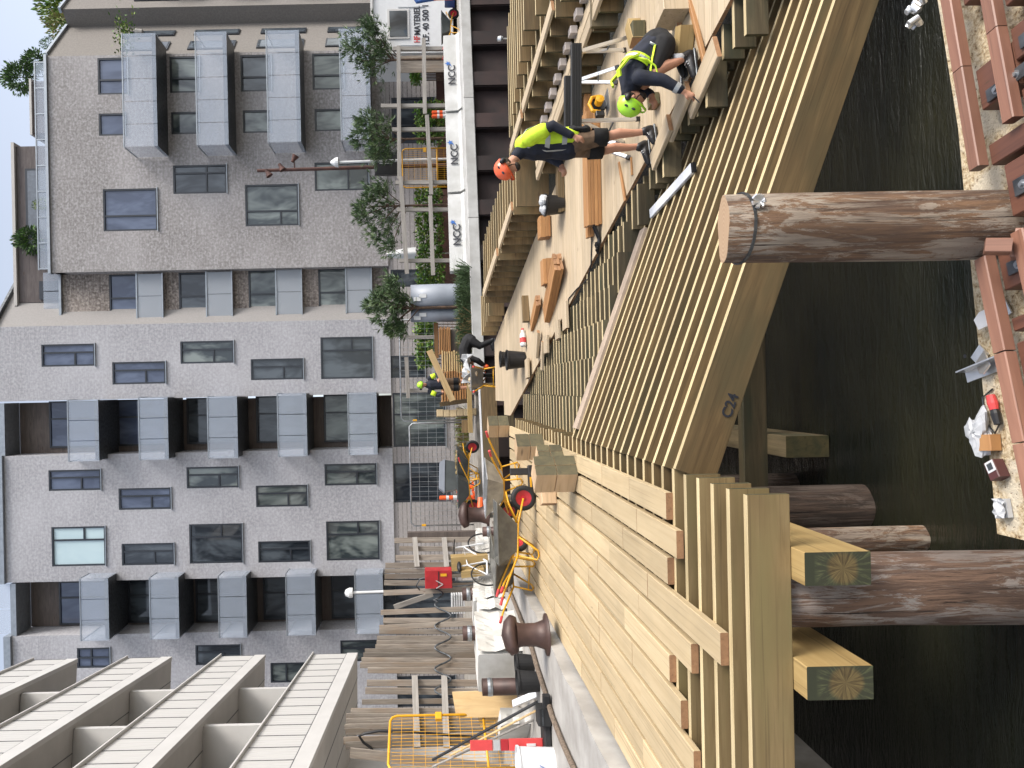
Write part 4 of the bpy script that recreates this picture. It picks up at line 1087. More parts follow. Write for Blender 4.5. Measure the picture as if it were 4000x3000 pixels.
def headset(mb, c, R, s=1.0):
    """skull, jaw, nose, ears on the skin mesh; face looks along local -X"""
    def P(x, y, z): return V(c) + R @ (V((x, y, z)) * s)
    blob(mb, P(0, 0, .025), (.098 * s, .078 * s, .105 * s), R); blob(mb, P(-.03, 0, -.055), (.068 * s, .056 * s, .062 * s), R)
    blob(mb, P(-.105, 0, -.01), (.018 * s, .013 * s, .022 * s), R); blob(mb, P(-.085, 0, -.055), (.02 * s, .026 * s, .012 * s), R); blob(mb, P(-.072, 0, -.09), (.028 * s, .03 * s, .022 * s), R)
    for q in (-1, 1): blob(mb, P(.01, q * .08, -.005), (.018 * s, .01 * s, .03 * s), R); blob(mb, P(-.088, q * .03, .02), (.012 * s, .02 * s, .01 * s), R)
    return P
def face(P, R, parent, s=1.0):
    e = MB()
    for q in (-1, 1): e.ell(P(-.094, q * .031, .012), (.008 * s, .014 * s, .008 * s), R, 8, 5)
    e.build('eyes', M['ink'], parent)
    MB().ell(P(-.098, 0, -.056), (.008 * s, .024 * s, .005 * s), R, 8, 5).build('mouth', plain('lips', (.33, .12, .09), .5), parent)
def helmet(P, R, parent, m, s=1.0, muffs=True):
    h = MB(); n = 20
    for i in range(7):
        f = math.pi / 2 * i / 6
        for j in range(n):
            a = 2 * math.pi * j / n; k = 1 + .05 * max(0, math.cos(3 * a)) * math.sin(f)
            h.v.append(P((.128 * math.cos(f) * math.cos(a) + .0) * k, .106 * math.cos(f) * math.sin(a) * k, .045 + .115 * math.sin(f)))
    for i in range(6):
        for j in range(n):
            q = (j + 1) % n; h.f.append((i * n + j, i * n + q, (i + 1) * n + q, (i + 1) * n + j)); h.m.append(0)
    b = len(h.v)
    for rr, dz in ((1.0, .045), (1.04, .02), (.96, .03)):
        for j in range(n):
            a = 2 * math.pi * j / n; front = max(0, -math.cos(a)) ** 4 * .035
            h.v.append(P((.130 * rr + front) * math.cos(a), .108 * rr * math.sin(a), dz))
    for i in range(2):
        for j in range(n):
            q = (j + 1) % n; h.f.append((b + i * n + j, b + i * n + q, b + (i + 1) * n + q, b + (i + 1) * n + j)); h.m.append(0)
    o = h.build('helmet', m, parent, smooth=True)
    v = MB()
    for q in (-1, 1):
        for x in (-.05, .03): v.ell(P(x, q * .088, .105), (.022 * s, .008 * s, .012 * s), R, 8, 5)
    v.build('vent', M['ink'], o)
    if muffs:
        g = MB()
        for q in (-1, 1): g.ell(P(.055, q * .115, .03), (.032 * s, .03 * s, .042 * s), R, 10, 6)
        g.build('ear_defender', M['black'], parent, smooth=True)
    st_ = MB()
    for q in (-1, 1): st_.tube([P(-.02, q * .085, .03), P(-.03, q * .075, -.04), P(-.05, q * .04, -.10)], .006, 5)
    st_.build('chin_strap', M['black'], parent)
def shoe(heel, toe, parent, w=.05, up=.09):
    heel, toe = V(heel), V(toe); d = toe - heel
    mb = MB(); limb(mb, [(heel + V((0, 0, .05)), .042), (heel.lerp(toe, .45) + V((0, 0, .05)), .05), (heel.lerp(toe, .8) + V((0, 0, .035)), .046), (toe + V((0, 0, .03)), .034)])
    limb(mb, [(heel + V((0, 0, .05)), .046), (heel.lerp(toe, .18) + V((0, 0, up + .03)), .05)])
    o = remesh(mb, 'shoe', M['black'], parent, .012, 3)
    s = MB(); R = basis(V((d.x, d.y, 0)))
    s.box(heel.lerp(toe, .5) + V((0, 0, .012)), (d.length + .07, .088, .024), basis(d), 0, .01); s.build('sole', M['steel_dark'], o)
    l = MB()
    for k in (.42, .52, .62): l.bar(heel.lerp(toe, k) + V((0, 0, .10 - .03 * (k - .4) * 4)) - R @ V((0, .03, 0)), heel.lerp(toe, k) + V((0, 0, .10 - .03 * (k - .4) * 4)) + R @ V((0, .03, 0)), .01, .01)
    l.build('laces', M['white'], o)

# --- standing man in hi-vis waistcoat and orange helmet
fp = D(2547, 564)
man = thing('person', 'standing man in yellow hi-vis vest, brown shorts and orange helmet looking down', 'person', (fp.x, fp.y, fp.z + .002))
b = MB(); HR = Ry(-.62) @ Rz(.15)
P = headset(b, (-.225, 0, 1.645), HR)
limb(b, [((-.02, 0, 1.47), .062), ((-.11, 0, 1.54), .055), ((-.17, 0, 1.60), .058)])
limb(b, [((.0, 0, .92), .13), ((.03, 0, 1.15), .125), ((.035, 0, 1.35), .14), ((.0, 0, 1.45), .09)], 1.25, V((1, 0, 0)))
for q, kn, an, to in ((-1, (.06, -.11, .53), (.105, -.12, .11), (-.04, -.16, .0)), (1, (-.025, .10, .53), (.01, .09, .11), (-.22, .04, .0))):
    limb(b, [((.0, q * .09, .9), .095), ((V((0, q * .09, .9)) + V(kn)) / 2, .078), (kn, .056)])
    kn, an = V(kn), V(an); limb(b, [(kn, .054), (kn.lerp(an, .3) + V((.018, 0, 0)), .058), (kn.lerp(an, .7), .042), (an, .036)])
limb(b, [((.03, -.2, 1.41), .06), ((.14, -.27, 1.17), .045)]); limb(b, [((.14, -.27, 1.17), .043), ((.02, -.27, .955), .03)])
hand(b, (.02, -.27, .955), (-.35, .05, -1), (-1, -.3, 0), .5)
limb(b, [((.0, .2, 1.41), .06), ((-.02, .27, 1.15), .045)]); limb(b, [((-.02, .27, 1.15), .043), ((-.17, .16, 1.0), .03)])
hand(b, (-.17, .16, 1.0), (-.8, -.4, -.2), (0, -.2, 1), .7)
remesh(b, 'body', M['skin'], man, .009, 4)
face(P, HR, man); helmet(P, HR, man, M['helmet_o'])
m = MB(); blob(m, P(.03, 0, .0), (.085, .082, .075), HR); m.build('hair', M['hair'], man, smooth=True)
m = MB(); blob(m, P(-.055, 0, -.085), (.055, .058, .04), HR); m.build('beard', M['hair'], man, smooth=True)
j = MB(); limb(j, [((-.01, 0, .95), .150), ((.01, 0, 1.15), .145), ((.0, 0, 1.35), .158), ((-.02, 0, 1.46), .10)], 1.25, V((1, 0, 0)))
limb(j, [((-.03, 0, 1.46), .085), ((-.09, 0, 1.535), .072)])
limb(j, [((.03, -.2, 1.41), .075), ((.14, -.27, 1.17), .062), ((.03, -.27, .975), .045)]); limb(j, [((.0, .2, 1.41), .075), ((-.02, .27, 1.15), .062), ((-.15, .17, 1.01), .045)])
remesh(j, 'jacket', M['navy'], man, .013, 5)
v = MB(); limb(v, [((.055, 0, .94), .152), ((.05, 0, 1.12), .150), ((.05, 0, 1.33), .162), ((.025, 0, 1.445), .12)], 1.42, V((1, 0, 0)))
limb(v, [((.03, -.18, 1.42), .092), ((.10, -.235, 1.27), .086)]); limb(v, [((.02, .18, 1.42), .085), ((.03, .22, 1.29), .079)])
vest = remesh(v, 'waistcoat', M['hivis'], man, .013, 5)
def ring(c, rx, ry, h, m, parent, a0=0, a1=2 * math.pi, tilt=0):
    mb = MB(); k = 28; R = Ry(tilt)
    for i in range(k + 1):
        a = a0 + (a1 - a0) * i / k
        for z in (-h / 2, h / 2): mb.v.append(V(c) + R @ V((rx * math.cos(a), ry * math.sin(a), z)))
    for i in range(k): mb.f.append((2 * i, 2 * i + 2, 2 * i + 3, 2 * i + 1)); mb.m.append(0)
    o = mb.build('reflective_band', m, parent); s = o.modifiers.new('thick', 'SOLIDIFY'); s.thickness = .006; return o
ring((.05, 0, 1.03), .153, .216, .055, M['reflect'], vest, -2.5, 2.5); ring((.05, 0, 1.22), .160, .224, .055, M['reflect'], vest, -2.5, 2.5)
for q in (-1, 1):
    s = MB().tube([(-.085, q * .12, 1.0), (-.095, q * .12, 1.22), (-.05, q * .12, 1.43), (.06, q * .12, 1.505), (.15, q * .12, 1.44), (.195, q * .11, 1.32)], .026, 6, 0, .3, V((0, 1, 0))); s.build('reflective_band', M['reflect'], vest)
MB().box((.05, -.272, 1.37), (.045, .012, .028)).build('chest_patch', M['ink'], vest)
s_ = MB(); limb(s_, [((.01, 0, .95), .152), ((.01, 0, .88), .150)], 1.2, V((1, 0, 0)))
for q, kn in ((-1, (.055, -.105, .58)), (1, (-.022, .1, .58))): limb(s_, [((.01, q * .085, .88), .115), (kn, .088)])
sh = remesh(s_, 'shorts', M['tan'], man, .013, 5)
for q, kn in ((-1, V((.055, -.105, .60))), (1, V((-.022, .1, .60)))):
    mb = MB(); mb.lathe([(.103, .10), (.100, .05), (.098, -.06), (.088, -.06)], kn, 18); mb.build('leg_panel', M['blackcloth'], sh, smooth=True)
pk = MB(); limb(pk, [((.135, -.14, .93), .055), ((.13, -.14, .78), .06)], .6, V((0, 1, 0))); remesh(pk, 'tool_pocket', M['blackcloth'], man, .013, 4)
shoe((.135, -.115, 0), (-.03, -.165, 0), man); shoe((.04, .095, 0), (-.20, .035, 0), man)
o = dup
# --- crouching man in navy with lime helmet
fp = D(2698, 290)
man2 = thing('person', 'crouching man in navy clothes with yellow straps and lime helmet marking a board', 'person', (fp.x, fp.y, fp.z + .002))
b = MB(); HR = Ry(-1.05) @ Rz(.1)
P = headset(b, (-.27, -.02, .60), HR)
limb(b, [((-.11, 0, .60), .062), ((-.2, -.01, .61), .056)])
limb(b, [((.27, 0, .33), .14), ((.14, 0, .48), .135), ((.0, 0, .57), .14), ((-.1, 0, .6), .09)], 1.2, V((0, 0, 1)))
for q, kn, an in ((-1, (-.06, -.17, .43), (.10, -.13, .12)), (1, (-.03, .14, .42), (.19, .12, .13))):
    kn, an = V(kn), V(an); limb(b, [((.24, q * .1, .3), .10), ((V((.24, q * .1, .3)) + kn) / 2, .085), (kn, .060)])
    limb(b, [(kn, .058), (kn.lerp(an, .3) + V((.02, 0, -.01)), .060), (kn.lerp(an, .7), .045), (an, .037)])
limb(b, [((-.1, -.19, .57), .06), ((-.16, -.25, .36), .044)]); limb(b, [((-.16, -.25, .36), .043), ((-.285, -.27, .175), .03)])
hand(b, (-.285, -.27, .175), (-.45, .0, -.9), (-.8, -.2, .5), .6)
limb(b, [((-.1, .19, .57), .06), ((-.06, .22, .42), .05), ((-.16, .12, .36), .035)]); hand(b, (-.16, .12, .36), (-1, -.2, -.3), (0, -.3, 1), .6)
remesh(b, 'body', M['skin'], man2, .009, 4)
face(P, HR, man2); helmet(P, HR, man2, M['helmet_g'])
m = MB(); blob(m, P(.03, 0, .0), (.085, .082, .075), HR); m.build('hair', M['hair'], man2, smooth=True)
m = MB(); blob(m, P(-.055, 0, -.085), (.055, .058, .04), HR); m.build('beard', M['hair'], man2, smooth=True)
j = MB(); limb(j, [((.26, 0, .37), .155), ((.14, 0, .5), .152), ((.0, 0, .585), .160), ((-.1, 0, .605), .105)], 1.22, V((0, 0, 1)))
limb(j, [((-.1, -.185, .575), .078), ((-.16, -.25, .365), .062), ((-.262, -.268, .205), .046)]); limb(j, [((-.1, .185, .575), .078), ((-.06, .22, .42), .062), ((-.14, .13, .365), .046)])
limb(j, [((-.1, 0, .615), .082), ((-.165, 0, .635), .07)])
jk = remesh(j, 'jacket', M['navy'], man2, .013, 5)
def strap(pts, w, m, parent, name='reflective_band'): MB().tube(pts, w, 8, 0, .28, V((0, 1, 0))).build(name, m, parent, smooth=True)
hv = M['hivis']
mb = MB(); k = 30
def tor(t):                                          # axis of the bent torso
    pts = [V((.30, 0, .33)), V((.14, 0, .5)), V((.0, 0, .585)), V((-.12, 0, .61))]
    f = t * 3; i = min(2, int(f)); return pts[i].lerp(pts[i + 1], f - i), (pts[i + 1] - pts[i]).normalized()
def band(t, w, r, m, a0=0, a1=2 * math.pi, name='reflective_band'):
    c, d = tor(t); y = V((0, 1, 0)); z = d.cross(y); mb = MB(); k = 26
    for i in range(k + 1):
        a = a0 + (a1 - a0) * i / k
        for s in (-w / 2, w / 2): mb.v.append(c + d * s + y * math.cos(a) * r * 1.22 + z * math.sin(a) * r)
    for i in range(k): mb.f.append((2 * i, 2 * i + 2, 2 * i + 3, 2 * i + 1)); mb.m.append(0)
    o = mb.build(name, m, jk); s = o.modifiers.new('thick', 'SOLIDIFY'); s.thickness = .008
band(.50, .05, .168, hv, name='hivis_band'); band(.455, .028, .170, M['reflect']); band(.40, .02, .166, hv, name='hivis_band')
for q in (-1, 1):
    mb = MB()
    for t, y, r in ((.46, .168, .05), (.62, .15, .12), (.78, .12, .165), (.92, .10, .14)):
        c, d = tor(t); z = V((0, 1, 0)).cross(d); z = -z if z.z < 0 else z; p_ = c + V((0, q * y * 1.2, 0)) + z * r
        mb.v += [p_ - d * .0 + V((0, q * .025, 0)), p_ + V((0, -q * .025, 0)) + z * .02]
    for i in range(3): mb.f.append((2 * i, 2 * i + 2, 2 * i + 3, 2 * i + 1)); mb.m.append(0)
    o = mb.build('hivis_strap', hv, jk); s = o.modifiers.new('thick', 'SOLIDIFY'); s.thickness = .02; s.offset = 0
strap([(.20, -.19, .42), (.08, -.203, .45), (-.02, -.207, .47), (-.10, -.2, .47)], .030, hv, jk, 'hivis_strap')
strap([(.08, -.19, .58), (.05, -.21, .5), (-.01, -.215, .43), (-.1, -.20, .40), (-.17, -.16, .43)], .034, hv, jk, 'hivis_strap')
strap([(-.07, -.226, .42), (-.14, -.2, .42)], .022, M['reflect'], jk)
strap([(.24, -.17, .46), (.2, -.19, .4)], .03, M['reflect'], jk)
band2 = MB(); c = V((-.245, -.264, .235)); d = V((-.1, -.02, -.16)).normalized(); band2.tube([c - d * .022, c + d * .022], [.054, .05], 12); band2.build('cuff_band', M['reflect'], jk)
s_ = MB(); limb(s_, [((.30, 0, .34), .165), ((.20, 0, .34), .155)], 1.15, V((0, 1, 0)))
for q, kn in ((-1, (-.005, -.155, .42)), (1, (.02, .135, .41))): limb(s_, [((.25, q * .1, .31), .130), (kn, .085)])
remesh(s_, 'shorts', M['blackcloth'], man2, .013, 5)
for an, he in (((.10, -.13, .12), 0), ((.19, .12, .13), 0)): MB().tube([V(an) + V((.0, 0, .09)), V(an) + V((.01, 0, -.02))], [.047, .043], 12).build('sock', M['sock'], man2, smooth=True)
shoe((.15, -.12, 0), (-.09, -.17, 0), man2); shoe((.25, .12, .015), (.04, .10, 0), man2)
MB().tube([(-.34, -.29, .09), (-.40, -.285, .03)], .006, 6).build('pencil', M['ink'], man2)
# --- man on the quay carrying a plank
YQ = 21.2
q0 = A(1838, 1500, YQ)
man3 = thing('person', 'man in lime helmet and dark jacket carrying a plank on the quay', 'person', (q0.x, q0.y, GZ))
b = MB(); HR = Rz(math.pi / 2 + .25) @ Ry(-.25)
P = headset(b, (0, -.03, 1.60), HR)
limb(b, [((0, 0, 1.42), .06), ((0, -.02, 1.53), .055)]); limb(b, [((0, 0, .92), .125), ((0, 0, 1.15), .12), ((0, 0, 1.36), .14), ((0, 0, 1.43), .09)], .75, V((1, 0, 0)))
for q in (-1, 1):
    limb(b, [((q * .09, 0, .9), .09), ((q * .1, -.02, .5), .055)]); limb(b, [((q * .1, -.02, .5), .053), ((q * .1, .0, .33), .056), ((q * .1, .02, .09), .036)])
limb(b, [((-.19, 0, 1.38), .06), ((-.30, -.04, 1.15), .045)]); limb(b, [((-.30, -.04, 1.15), .043), ((-.24, -.22, 1.0), .03)]); hand(b, (-.24, -.22, 1.0), (.4, -.9, 0), (0, 0, 1), .8)
limb(b, [((.19, 0, 1.38), .06), ((.29, -.04, 1.17), .045)]); limb(b, [((.29, -.04, 1.17), .043), ((.16, -.2, 1.12), .03)]); hand(b, (.16, -.2, 1.12), (-.4, -.9, 0), (0, 0, 1), .8)
remesh(b, 'body', M['skin'], man3, .013, 4)
face(P, HR, man3); helmet(P, HR, man3, M['helmet_g'])
m = MB(); blob(m, P(.03, 0, .0), (.085, .082, .075), HR); m.build('hair', M['hair'], man3, smooth=True)
j = MB(); limb(j, [((0, 0, .95), .15), ((0, 0, 1.15), .145), ((0, 0, 1.36), .16), ((0, 0, 1.45), .10)], .8, V((1, 0, 0)))
limb(j, [((-.19, 0, 1.38), .078), ((-.30, -.04, 1.15), .064), ((-.25, -.19, 1.02), .048)]); limb(j, [((.19, 0, 1.38), .078), ((.29, -.04, 1.17), .064), ((.18, -.17, 1.12), .048)])
jk3 = remesh(j, 'jacket', M['navy'], man3, .016, 4)
hb_ = MB()
for q in (-1, 1): hb_.tube([(q * .225, -.01, 1.33), (q * .285, -.03, 1.2)], [.083, .072], 12)
hb_.build('hivis_sleeve', M['hivis'], jk3, smooth=True)
s_ = MB(); limb(s_, [((0, 0, .94), .15), ((0, 0, .86), .15)], .8, V((1, 0, 0)))
for q in (-1, 1): limb(s_, [((q * .085, 0, .86), .11), ((q * .1, -.015, .54), .09)])
s3 = remesh(s_, 'shorts', M['tan'], man3, .016, 4)
for q in (-1, 1): MB().lathe([(.105, .1), (.1, -.05)], (q * .098, -.012, .58), 16).build('leg_panel', M['blackcloth'], s3, smooth=True)
shoe((-.1, .05, 0), (-.13, -.2, 0), man3); shoe((.1, .05, 0), (.13, -.2, 0), man3)
pa, pb = A(1677, 1368, YQ - .3), A(1768, 1565, YQ - .2)
tag(board('carried_plank', pa, pb, .05, .185, [M['ply'], M['cream_end']]), 'tan plank held slanting in front of the man on the quay', 'plank')
# --- man bending down in dark clothes beyond the deck end
q0 = A(1932, 1360, 17.6)
man4 = thing('person', 'man in dark clothes bending low beyond the sloping deck end', 'person', (q0.x, q0.y, q0.z))
b = MB(); HR = Ry(-1.5); P = headset(b, (-.42, 0, .62), HR)
limb(b, [((-.25, 0, .66), .062), ((-.34, 0, .65), .056)]); limb(b, [((.2, 0, .62), .13), ((.0, 0, .72), .13), ((-.22, 0, .7), .13)], 1.2, V((0, 0, 1)))
for q in (-1, 1): limb(b, [((.2, q * .1, .58), .1), ((.05, q * .14, .34), .06)]); limb(b, [((.05, q * .14, .34), .055), ((.17, q * .14, .08), .036)]); limb(b, [((-.22, q * .19, .66), .06), ((-.3, q * .22, .42), .044), ((-.42, q * .15, .28), .03)]); hand(b, (-.42, q * .15, .28), (-.5, 0, -.8), (0, -q, 0), .7)
remesh(b, 'body', M['skin'], man4, .013, 4); face(P, HR, man4)
m = MB(); blob(m, P(.02, 0, .06), (.098, .086, .08), HR); m.build('hair', M['hair'], man4, smooth=True)
j = MB(); limb(j, [((.2, 0, .64), .16), ((.0, 0, .735), .155), ((-.24, 0, .71), .15)], 1.2, V((0, 0, 1)))
for q in (-1, 1): limb(j, [((-.22, q * .185, .66), .08), ((-.3, q * .22, .42), .062), ((-.40, q * .16, .3), .048)])
remesh(j, 'jacket', M['blackcloth'], man4, .016, 4)
s_ = MB(); limb(s_, [((.22, 0, .62), .16), ((.16, 0, .58), .15)], 1.1, V((0, 1, 0)))
for q in (-1, 1): limb(s_, [((.2, q * .1, .58), .12), ((.06, q * .14, .35), .085), ((.16, q * .14, .1), .06)])
remesh(s_, 'trousers', M['blackcloth'], man4, .016, 4)
for q in (-1, 1): MB().ell((-.45, q * .15, .22), (.05, .045, .06), None, 10, 6).build('glove', M['orange'], man4, smooth=True); shoe((.2, q * .14, 0), (-.03, q * .14, 0), man4)

# ------------------------------------------------------------------ trestles and saw
def trestle(label, a, b, feet, w=.075, h=.12):
    a, b = V(a), V(b); c = (a + b) / 2; t = thing('trestle', label, 'trestle', (c.x, c.y, min(f[2] for f in feet)), 0, 'folding trestles on the sloping deck')
    o = board('top_beam', a, b, w, h, [M['black'], M['rubber']], t)
    for k in range(4):
        z = -h / 2 + h * (k + .5) / 4
        for s in (-1, 1): r = MB().box((0, s * (w / 2 + .003), z), ((b - a).length - .01, .008, .012)).build('rib', M['rubber'], o)
    for i, f in enumerate(feet):
        f = V(f); s = a.lerp(b, .08 if i < 2 else .92) - V((0, 0, h / 2))
        l = board('leg', s, f + V((0, 0, .01)), .045, .03, [M['alu'], M['black']], t, up=V((0, 1, 0)))
        ft = MB().box(((f - s).length / 2 - .02, 0, 0), (.05, .05, .035)).build('foot', M['black'], l)
    for i in (0, 2):
        p_, q_2 = V(feet[i]).lerp(a.lerp(b, .08 if i < 2 else .92), .4), V(feet[i + 1]).lerp(a.lerp(b, .08 if i < 2 else .92), .4); MB().bar(p_, q_2, .02, .012).build('brace', M['steel_dark'], t, pw=True)
    return t
yb_ = D(2490, 300).y
a, b_ = A(2250, 500, 8.35), A(2250, 174, 8.35)
trestle('larger black topped folding trestle between the two men', a, b_, [D(2499, 465), D(2480, 520) + V((0, .35, 0)), D(2478, 140), D(2445, 196)])
a, b_ = A(2222, 560, 9.3), A(2222, 300, 9.3)
trestle('smaller black topped folding trestle behind the standing man', a, b_, [D(2462, 617), D(2420, 560), D(2418, 262), D(2412, 322)])
p = D(2375, 400, .1); t = thing('circular_saw', 'yellow and black hand held circular saw resting behind the lime helmet', 'saw', (p.x, p.y, p.z + .0), .3)
MB().box((0, 0, .01), (.30, .16, .008)).build('base_plate', M['steel'], t)
MB().lathe([(0, -.02), (.10, -.02), (.11, -.01), (.11, .01), (.10, .02), (0, .02)], (.02, .07, .11), 22, R=Rx(math.pi / 2)).build('blade_guard', M['black'], t)
MB().lathe([(0, -.05), (.05, -.05), (.055, .05), (0, .06)], (.0, -.03, .12), 16, R=Rx(math.pi / 2)).build('motor', M['yellow'], t)
MB().tube([(-.12, .03, .10), (-.10, .03, .2), (.0, .03, .235), (.1, .03, .19), (.12, .03, .1)], [.022, .024, .024, .024, .02], 10).build('handle', M['yellow'], t)
MB().box((-.15, .04, .11), (.07, .07, .11), ch=.01).build('battery', M['black'], t)
t = thing('marking_tool', 'short grey metal square lying on the deck beside the crouching man', 'square', D(2665, 330))
MB().box((0, 0, .01), (.3, .035, .012)).box((.15, .0, .012), (.03, .05, .02)).build('blade', M['alu'], t)

# ------------------------------------------------------------------ wheelbarrows
def wheelbarrow(label, loc, rz, traym, fill=None, group='builders wheelbarrows on the site', frame='yellow'):
    t = thing('wheelbarrow', label, 'wheelbarrow', loc, rz, group)
    def ringp(L0, L1, w, z): return [V((L0, -w, z)), V((L1, -w * .8, z)), V((L1, w * .8, z)), V((L0, w, z))]
    lo, hi = ringp(-.22, .18, .2, .33), ringp(-.42, .52, .31, .64)
    il, ih = ringp(-.21, .17, .19, .345), ringp(-.405, .505, .297, .64)
    mb = MB()
    for A_, B_ in ((lo, hi), (ih, il)):
        for i in range(4): k = (i + 1) % 4; mb.face([A_[i], A_[k], B_[k], B_[i]])
    for i in range(4): k = (i + 1) % 4; mb.face([hi[i], hi[k], ih[k], ih[i]])
    mb.face(lo[::-1]); mb.face(il)
    tray = mb.build('tray', traym, t)
    rim = MB().tube(hi + [hi[0]], .014, 6); rim.build('rim', traym, tray)
    fr = MB()
    for s in (-1, 1):
        fr.tube([(-.98, s * .29, .62), (-.8, s * .28, .56), (-.3, s * .21, .34), (.18, s * .14, .31), (.56, s * .07, .21)], .016, 8)
        fr.tube([(-.30, s * .2, .33), (-.36, s * .24, .05), (-.3, s * .24, .015), (-.22, s * .24, .03), (-.02, s * .17, .31)], .015, 8)
    fr.tube([(-.33, -.24, .1), (-.33, .24, .1)], .012, 6); fr.tube([(.18, -.14, .31), (.5, -.14, .45), (.66, 0, .47), (.5, .14, .45), (.18, .14, .31)], .013, 8)
    fr.build('frame', M[frame], t, smooth=True)
    for s in (-1, 1): MB().tube([(-1.02, s * .29, .63), (-.9, s * .285, .595)], .022, 10).build('grip', M['redplastic'], t)
    RX = Rx(math.pi / 2)
    w = MB().lathe([(.125, -.035), (.16, -.045), (.19, -.03), (.2, 0), (.19, .03), (.16, .045), (.125, .035)], (.56, 0, .2), 26, R=RX).build('wheel', M['rubber'], t, smooth=True)
    MB().lathe([(0, -.03), (.03, -.03), (.03, -.012), (.125, -.03), (.125, .03), (.03, .012), (.03, .03), (0, .03)], (.56, 0, .2), 20, R=RX).build('rim', M['red'], w)
    if fill:
        m_ = MB()
        for i in range(26): m_.ell((random.uniform(-.3, .35), random.uniform(-.2, .2), random.uniform(.5, .66)), (random.uniform(.05, .12), random.uniform(.05, .1), random.uniform(.03, .07)), Rz(random.random() * 3), 7, 5)
        m_.build('load', fill, t)
    return t
tray_g = plain('worn_grey_tray', (.20, .195, .17), .45, .5, scale=4, c2=(.105, .10, .09))
tray_z = plain('galvanised_tray', (.45, .46, .47), .4, .7, scale=5, c2=(.28, .29, .3))
tray_d = plain('dark_green_tray', (.075, .085, .085), .45, .2, scale=4)
def ond(x, y, z=ZL + .052): return G(x, y, z)
p = ond(2098, 2085); wheelbarrow('dull grey wheelbarrow with red hubbed wheel standing sideways on the left deck', (p.x, p.y, p.z), .06, tray_g)
p = ond(2090, 2210); wheelbarrow('grey wheelbarrow seen end on with red grips at the deck edge', (p.x - .05, p.y + .3, p.z), 1.15, tray_g)
p = ond(2040, 1905); wheelbarrow('galvanised silver wheelbarrow behind the dull grey one with handles toward the posts', (p.x, p.y + .2, p.z), 2.6, tray_z)
p = A(1938, 1470, 17.4); wheelbarrow('wheelbarrow loaded with wood scraps and a white sack at the far deck end', (p.x, p.y, p.z), 1.5, tray_z, M['cream'])
m = MB()
p = A(1830, 1440, 17.3)
t = thing('white_sack', 'crumpled white sack draped over the loaded wheelbarrow', 'sack', (p.x, p.y, p.z - .06))
for i in range(9):
    for k in range(9): m.v.append(V(((i - 4) * .085, (k - 4) * .05, .16 + .09 * math.sin(i * 1.3 + k) + random.uniform(-.06, .06) - .02 * abs(k - 4))))
for i in range(8):
    for k in range(8): a = i * 9 + k; m.f.append((a, a + 9, a + 10, a + 1)); m.m.append(0)
o = m.build('cloth', M['plastic_bag'], t); s = o.modifiers.new('thick', 'SOLIDIFY'); s.thickness = .02
p = A(1846, 1815, 20.8); wheelbarrow('dark wheelbarrow heaped with rubble beyond the quay beam', (p.x, p.y, GZ), -.3, tray_d, M['drygrass'])
p = A(1850, 1905, 20.6); wheelbarrow('grey wheelbarrow tipped beside the orange bollards beyond the quay beam', (p.x, p.y, GZ), 2.9, tray_d)
p = A(1792, 110, 25.6); wheelbarrow('dark wheelbarrow parked in front of the white site container', (p.x, p.y, GZ), .15, tray_d)

# ------------------------------------------------------------------ short timber stacks on the left deck
def blocks(label, x, y, w, dp, h, n, rz, side='treated_end'):
    p = ond(x, y); t = thing('timber_stack', label, 'timber stack', (p.x, p.y, p.z + .001), rz, 'short timber stacks on the left deck')
    k = 0
    for i in range(n[0]):
        for j in range(n[1]):
            MB().box(((i - (n[0] - 1) / 2) * dp / n[0] * 0, (i - (n[0] - 1) / 2) * dp / n[0], h / n[1] * (j + .5)), (w, dp / n[0] - .006, h / n[1] - .006), None, 0, .006, 1).build('timber', [M['pale_block'], M[side]], t)
    return t
M['pale_block'] = wood('pale_pink_timber', (.56, .40, .25), (.46, .31, .17), rnd=.2, grain=5, kd=.05)
M['mossy'] = wood('dark_mossy_end', (.12, .10, .05), (.055, .052, .03), grain=5, kd=.02)
blocks('tallest stack of square timbers with knotty pale face beside the dull grey wheelbarrow', 2245, 1850, .30, .30, .48, (2, 2), -.72, 'mossy')
blocks('stack of dark topped timber blocks right of the tallest timber stack', 2195, 1790, .24, .26, .32, (2, 2), -.6, 'mossy')
blocks('pale timber block standing on edge in the middle of the left deck edge', 2120, 1745, .26, .3, .40, (1, 2), -.6, 'mossy')
blocks('pair of short pale timbers stacked at the far corner of the left deck', 1985, 1665, .30, .34, .42, (1, 2), -.6, 'mossy')
blocks('flat timber offcuts in front of the tallest timber stack', 2170, 1940, .2, .22, .2, (2, 1), .3, 'cream_end')
p = ond(2085, 1880); t = thing('core_drill', 'black machine stand lying between the timber stacks and the wheelbarrow', 'machine', (p.x, p.y, p.z + .001), .25)
MB().box((0, 0, .05), (.5, .16, .07), ch=.015).build('base', M['black'], t); MB().box((.16, 0, .22), (.1, .1, .3), ch=.01).build('column', M['rubber'], t); MB().lathe([(0, 0), (.06, 0), (.065, .2), (0, .22)], (-.14, 0, .08), 14).build('motor', M['black'], t); MB().box((-.02, -.085, .06), (.16, .01, .03)).build('sticker', M['yellow'], t)
# ------------------------------------------------------------------ site behind the quay
def gz(x, y, z=GZ): return G(x, y, z)
